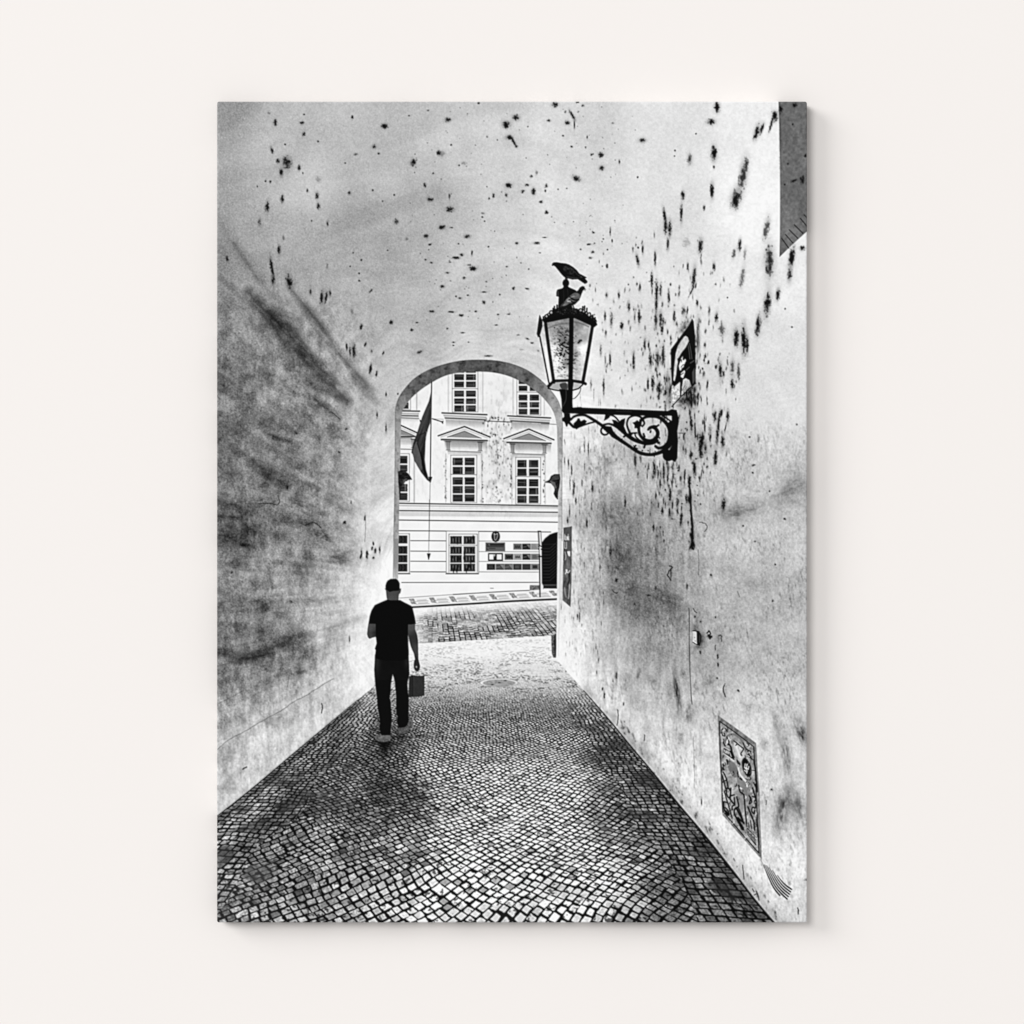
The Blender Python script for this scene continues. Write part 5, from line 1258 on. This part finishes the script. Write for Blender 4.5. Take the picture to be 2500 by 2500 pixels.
# ---- 12. film grain
g = RNG.normal(0, 1, T.shape).astype(np.float32)
g = (g + np.roll(g, 1, 0) + np.roll(g, 1, 1) + np.roll(np.roll(g, 1, 0), 1, 1)) * .5
mid = np.clip(4 * T * (1 - T), 0, 1) ** .7
T[:] = np.clip(T + g * .052 * mid * ((ID == P_VAULT) * (.26 + .50 * sstep(.8, .4, base)) + .22), 0, 1)
# === END PICTURE

# ---------------------------------------------------------------- materials
def node_mat(name):
    m = bpy.data.materials.new(name)
    m.use_nodes = True
    return m, m.node_tree.nodes, m.node_tree.links, m.node_tree.nodes['Principled BSDF']

M_WALL, N, Lk, B = node_mat('cream_wall_paint')
tc = N.new('ShaderNodeTexCoord')
nz = N.new('ShaderNodeTexNoise')
nz.inputs['Scale'].default_value = 900.0
nz.inputs['Detail'].default_value = 3.0
Lk.new(tc.outputs['Object'], nz.inputs['Vector'])
bp = N.new('ShaderNodeBump')
bp.inputs['Strength'].default_value = 0.02
bp.inputs['Distance'].default_value = 0.0003
Lk.new(nz.outputs['Fac'], bp.inputs['Height'])
Lk.new(bp.outputs['Normal'], B.inputs['Normal'])
B.inputs['Base Color'].default_value = (0.848, 0.812, 0.786, 1)
B.inputs['Roughness'].default_value = 0.95
B.inputs['Specular IOR Level'].default_value = 0.0

M_INK, N, Lk, B = node_mat('printed_canvas')            # ink tone comes from the drawn picture, the weave is procedural
at = N.new('ShaderNodeAttribute')
at.attribute_name = 'ink'
Lk.new(at.outputs['Color'], B.inputs['Base Color'])
tc = N.new('ShaderNodeTexCoord')
wv = []
for ax in ('X', 'Z'):
    w_ = N.new('ShaderNodeTexWave')
    w_.bands_direction = ax
    w_.inputs['Scale'].default_value = 420.0
    w_.inputs['Distortion'].default_value = 0.6
    Lk.new(tc.outputs['Object'], w_.inputs['Vector'])
    wv.append(w_)
mx = N.new('ShaderNodeMath')
mx.operation = 'MAXIMUM'
Lk.new(wv[0].outputs['Fac'], mx.inputs[0])
Lk.new(wv[1].outputs['Fac'], mx.inputs[1])
bp = N.new('ShaderNodeBump')
bp.inputs['Strength'].default_value = 0.04
bp.inputs['Distance'].default_value = 0.0002
Lk.new(mx.outputs[0], bp.inputs['Height'])
Lk.new(bp.outputs['Normal'], B.inputs['Normal'])
B.inputs['Roughness'].default_value = 0.9
B.inputs['Specular IOR Level'].default_value = 0.0

M_WOOD, N, Lk, B = node_mat('stretcher_wood')
tc = N.new('ShaderNodeTexCoord')
nz = N.new('ShaderNodeTexNoise')
nz.inputs['Scale'].default_value = 40.0
mpn = N.new('ShaderNodeMapping')
mpn.inputs['Scale'].default_value = (1, 1, 8)
rp = N.new('ShaderNodeValToRGB')
rp.color_ramp.elements[0].color = (0.42, 0.29, 0.17, 1)
rp.color_ramp.elements[1].color = (0.60, 0.45, 0.29, 1)
Lk.new(tc.outputs['Object'], mpn.inputs['Vector'])
Lk.new(mpn.outputs['Vector'], nz.inputs['Vector'])
Lk.new(nz.outputs['Fac'], rp.inputs['Fac'])
Lk.new(rp.outputs['Color'], B.inputs['Base Color'])
B.inputs['Roughness'].default_value = 0.7

# ---------------------------------------------------------------- the wall
def mesh_obj(name, verts, faces, mat, parent=None):
    me = bpy.data.meshes.new(name)
    me.from_pydata(verts, [], faces)
    me.update()
    me.materials.append(mat)
    o = bpy.data.objects.new(name, me)
    COL.objects.link(o)
    if parent is not None:
        o.parent = parent
    return o

def slab(x0, x1, y0, y1, z0, z1):
    v = [(x, y, z) for x in (x0, x1) for y in (y0, y1) for z in (z0, z1)]
    f = [(0, 1, 3, 2), (4, 6, 7, 5), (0, 4, 5, 1), (2, 3, 7, 6), (0, 2, 6, 4), (1, 5, 7, 3)]
    return v, f

wall = mesh_obj('wall', *slab(-6, 6, 0, 0.15, -3, 3), M_WALL)
wall['kind'] = 'structure'

# ---------------------------------------------------------------- the canvas print
root = bpy.data.objects.new('canvas_print', None)
COL.objects.link(root)
root.empty_display_size = 0.05
bx, bz = to_world(1250, 2252)
root.location = (bx, 0, bz)
root['label'] = 'rectangular stretched canvas print of a black-and-white passage photograph hanging on the cream wall'
root['category'] = 'canvas print'

# drawn raster -> a fine mesh, one piece for each printed thing (all flush, side by side, none overlapping)
GW, GH = 1200, 1670
X0, X1, Y0, Y1 = 530.0, 1970.0, 248.0, 2252.0
kx, ky = W / GW, H / GH

def blur3(a):
    p = np.pad(a, 1, mode='edge')
    a = p[:, 1:-1] * 0.5 + (p[:, :-2] + p[:, 2:]) * 0.25
    return a[1:-1] * 0.5 + (a[:-2] + a[2:]) * 0.25

# print sharpening, as the photograph has it
fine = blur3(blur3(T))
soft = fine
for _ in range(5):
    soft = blur3(blur3(soft))
TP = np.clip(fine + 0.95 * (fine - soft), 0, 1)
Lin = np.where(TP <= 0.04045, TP / 12.92, ((TP + 0.055) / 1.055) ** 2.4).astype(np.float32)
vy = np.clip(np.arange(GH + 1) * ky - 0.5, 0, H - 1.001)
vx = np.clip(np.arange(GW + 1) * kx - 0.5, 0, W - 1.001)
iy, ix = vy.astype(int), vx.astype(int)
fy, fx = (vy - iy)[:, None], (vx - ix)[None, :]
V = (Lin[iy][:, ix] * (1 - fy) * (1 - fx) + Lin[iy + 1][:, ix] * fy * (1 - fx) + Lin[iy][:, ix + 1] * (1 - fy) * fx + Lin[iy + 1][:, ix + 1] * fy * fx)
V = 0.003 + V * 0.905                                     # paper white and ink black of the print
CY = np.clip(((np.arange(GH) + 0.5) * ky).astype(int), 0, H - 1)
CX = np.clip(((np.arange(GW) + 0.5) * kx).astype(int), 0, W - 1)
CID = ID[CY][:, CX]
# softly rounded corners
R = 5.0
cxp = np.arange(GW + 1) * kx
cyp = np.arange(GH + 1) * ky
PXX, PYY = np.meshgrid(cxp, cyp)
def round_corner(px, py):
    qx = np.clip(px, R, W - R)
    qy = np.clip(py, R, H - R)
    dx, dy = px - qx, py - qy
    d = np.hypot(dx, dy)
    k = np.where(d > R, R / np.maximum(d, 1e-6), 1.0)
    return qx + dx * k, qy + dy * k
PXX, PYY = round_corner(PXX, PYY)
WXg = (PXX + X0 - 1250.0) * PX - bx
WZg = (1250.0 - (PYY + Y0)) * PX - bz
# the front turns back a hair at the very edge, as stretched cloth does
edge = np.minimum(np.minimum(PXX, W - PXX), np.minimum(PYY, H - PYY))
WYg = -DEPTH + 0.0006 * np.clip(1 - edge / 3.0, 0, 1) ** 2

def mesh_from(name, px, py, pz, ink, quads, parent):
    n = len(px)
    me = bpy.data.meshes.new(name)
    me.vertices.add(n)
    co = np.empty((n, 3), np.float32)
    co[:, 0], co[:, 1], co[:, 2] = px, py, pz
    me.vertices.foreach_set('co', co.ravel())
    q = len(quads)
    me.loops.add(q * 4)
    me.loops.foreach_set('vertex_index', quads.astype(np.int32).ravel())
    me.polygons.add(q)
    me.polygons.foreach_set('loop_start', np.arange(0, q * 4, 4, dtype=np.int32))
    me.polygons.foreach_set('loop_total', np.full(q, 4, dtype=np.int32))
    a = me.attributes.new('ink', 'FLOAT', 'POINT')
    a.data.foreach_set('value', ink.astype(np.float32))
    me.update(calc_edges=True)
    me.materials.append(M_INK)
    o = bpy.data.objects.new(name, me)
    COL.objects.link(o)
    o.parent = parent
    return o

made = {}
def piece(pid):
    if pid in made:
        return made[pid]
    name, par, label = PARTS[pid]
    m = CID == pid
    if not m.any():
        made[pid] = None
        return None
    used = np.zeros((GH + 1, GW + 1), bool)
    used[:-1, :-1] |= m
    used[1:, :-1] |= m
    used[:-1, 1:] |= m
    used[1:, 1:] |= m
    idx = np.full((GH + 1, GW + 1), -1, np.int64)
    idx[used] = np.arange(used.sum())
    r, c = np.nonzero(m)
    quads = np.stack([idx[r, c], idx[r + 1, c], idx[r + 1, c + 1], idx[r, c + 1]], 1)
    pobj = root
    if par is not None:
        pobj = piece(par) or root
    o = mesh_from(name, WXg[used], WYg[used], WZg[used], V[used], quads, pobj)
    if label:
        o['label'] = label
    made[pid] = o
    return o
for pid in range(len(PARTS)):
    piece(pid)

# gallery-wrapped sides: the border of the picture carried round the edge
ring = [(0, j) for j in range(GW)] + [(i, GW) for i in range(GH)] + [(GH, j) for j in range(GW, 0, -1)] + [(i, 0) for i in range(GH, 0, -1)]
ri = np.array([a for a, b in ring])
rj = np.array([b for a, b in ring])
n = len(ring)
sx = np.concatenate([WXg[ri, rj]] * 3)
sz = np.concatenate([WZg[ri, rj]] * 3)
sy = np.concatenate([WYg[ri, rj], np.full(n, -DEPTH * 0.5), np.full(n, -0.0012)])
ink = np.concatenate([V[ri, rj]] * 3)
a = np.arange(n)
b = (a + 1) % n
quads = np.concatenate([np.stack([a, b, b + n, a + n], 1), np.stack([a + n, b + n, b + 2 * n, a + 2 * n], 1)])
mesh_from('wrapped_edge', sx, sy, sz, ink, quads, root)
# wooden stretcher bars behind the cloth, standing 1 mm off the wall
hw = 0.25
hh = (Y1 - Y0) * PX
vs, fs = [], []
for (x0, x1, z0, z1) in ((-hw + 0.002, -hw + 0.04, 0.002, hh - 0.002), (hw - 0.04, hw - 0.002, 0.002, hh - 0.002),
                         (-hw + 0.041, hw - 0.041, 0.002, 0.04), (-hw + 0.041, hw - 0.041, hh - 0.04, hh - 0.002)):
    v_, f_ = slab(x0, x1, -DEPTH + 0.002, -0.0002, z0, z1)
    fs += [tuple(i + len(vs) for i in f) for f in f_]
    vs += v_
mesh_obj('stretcher_frame', vs, fs, M_WOOD, root)
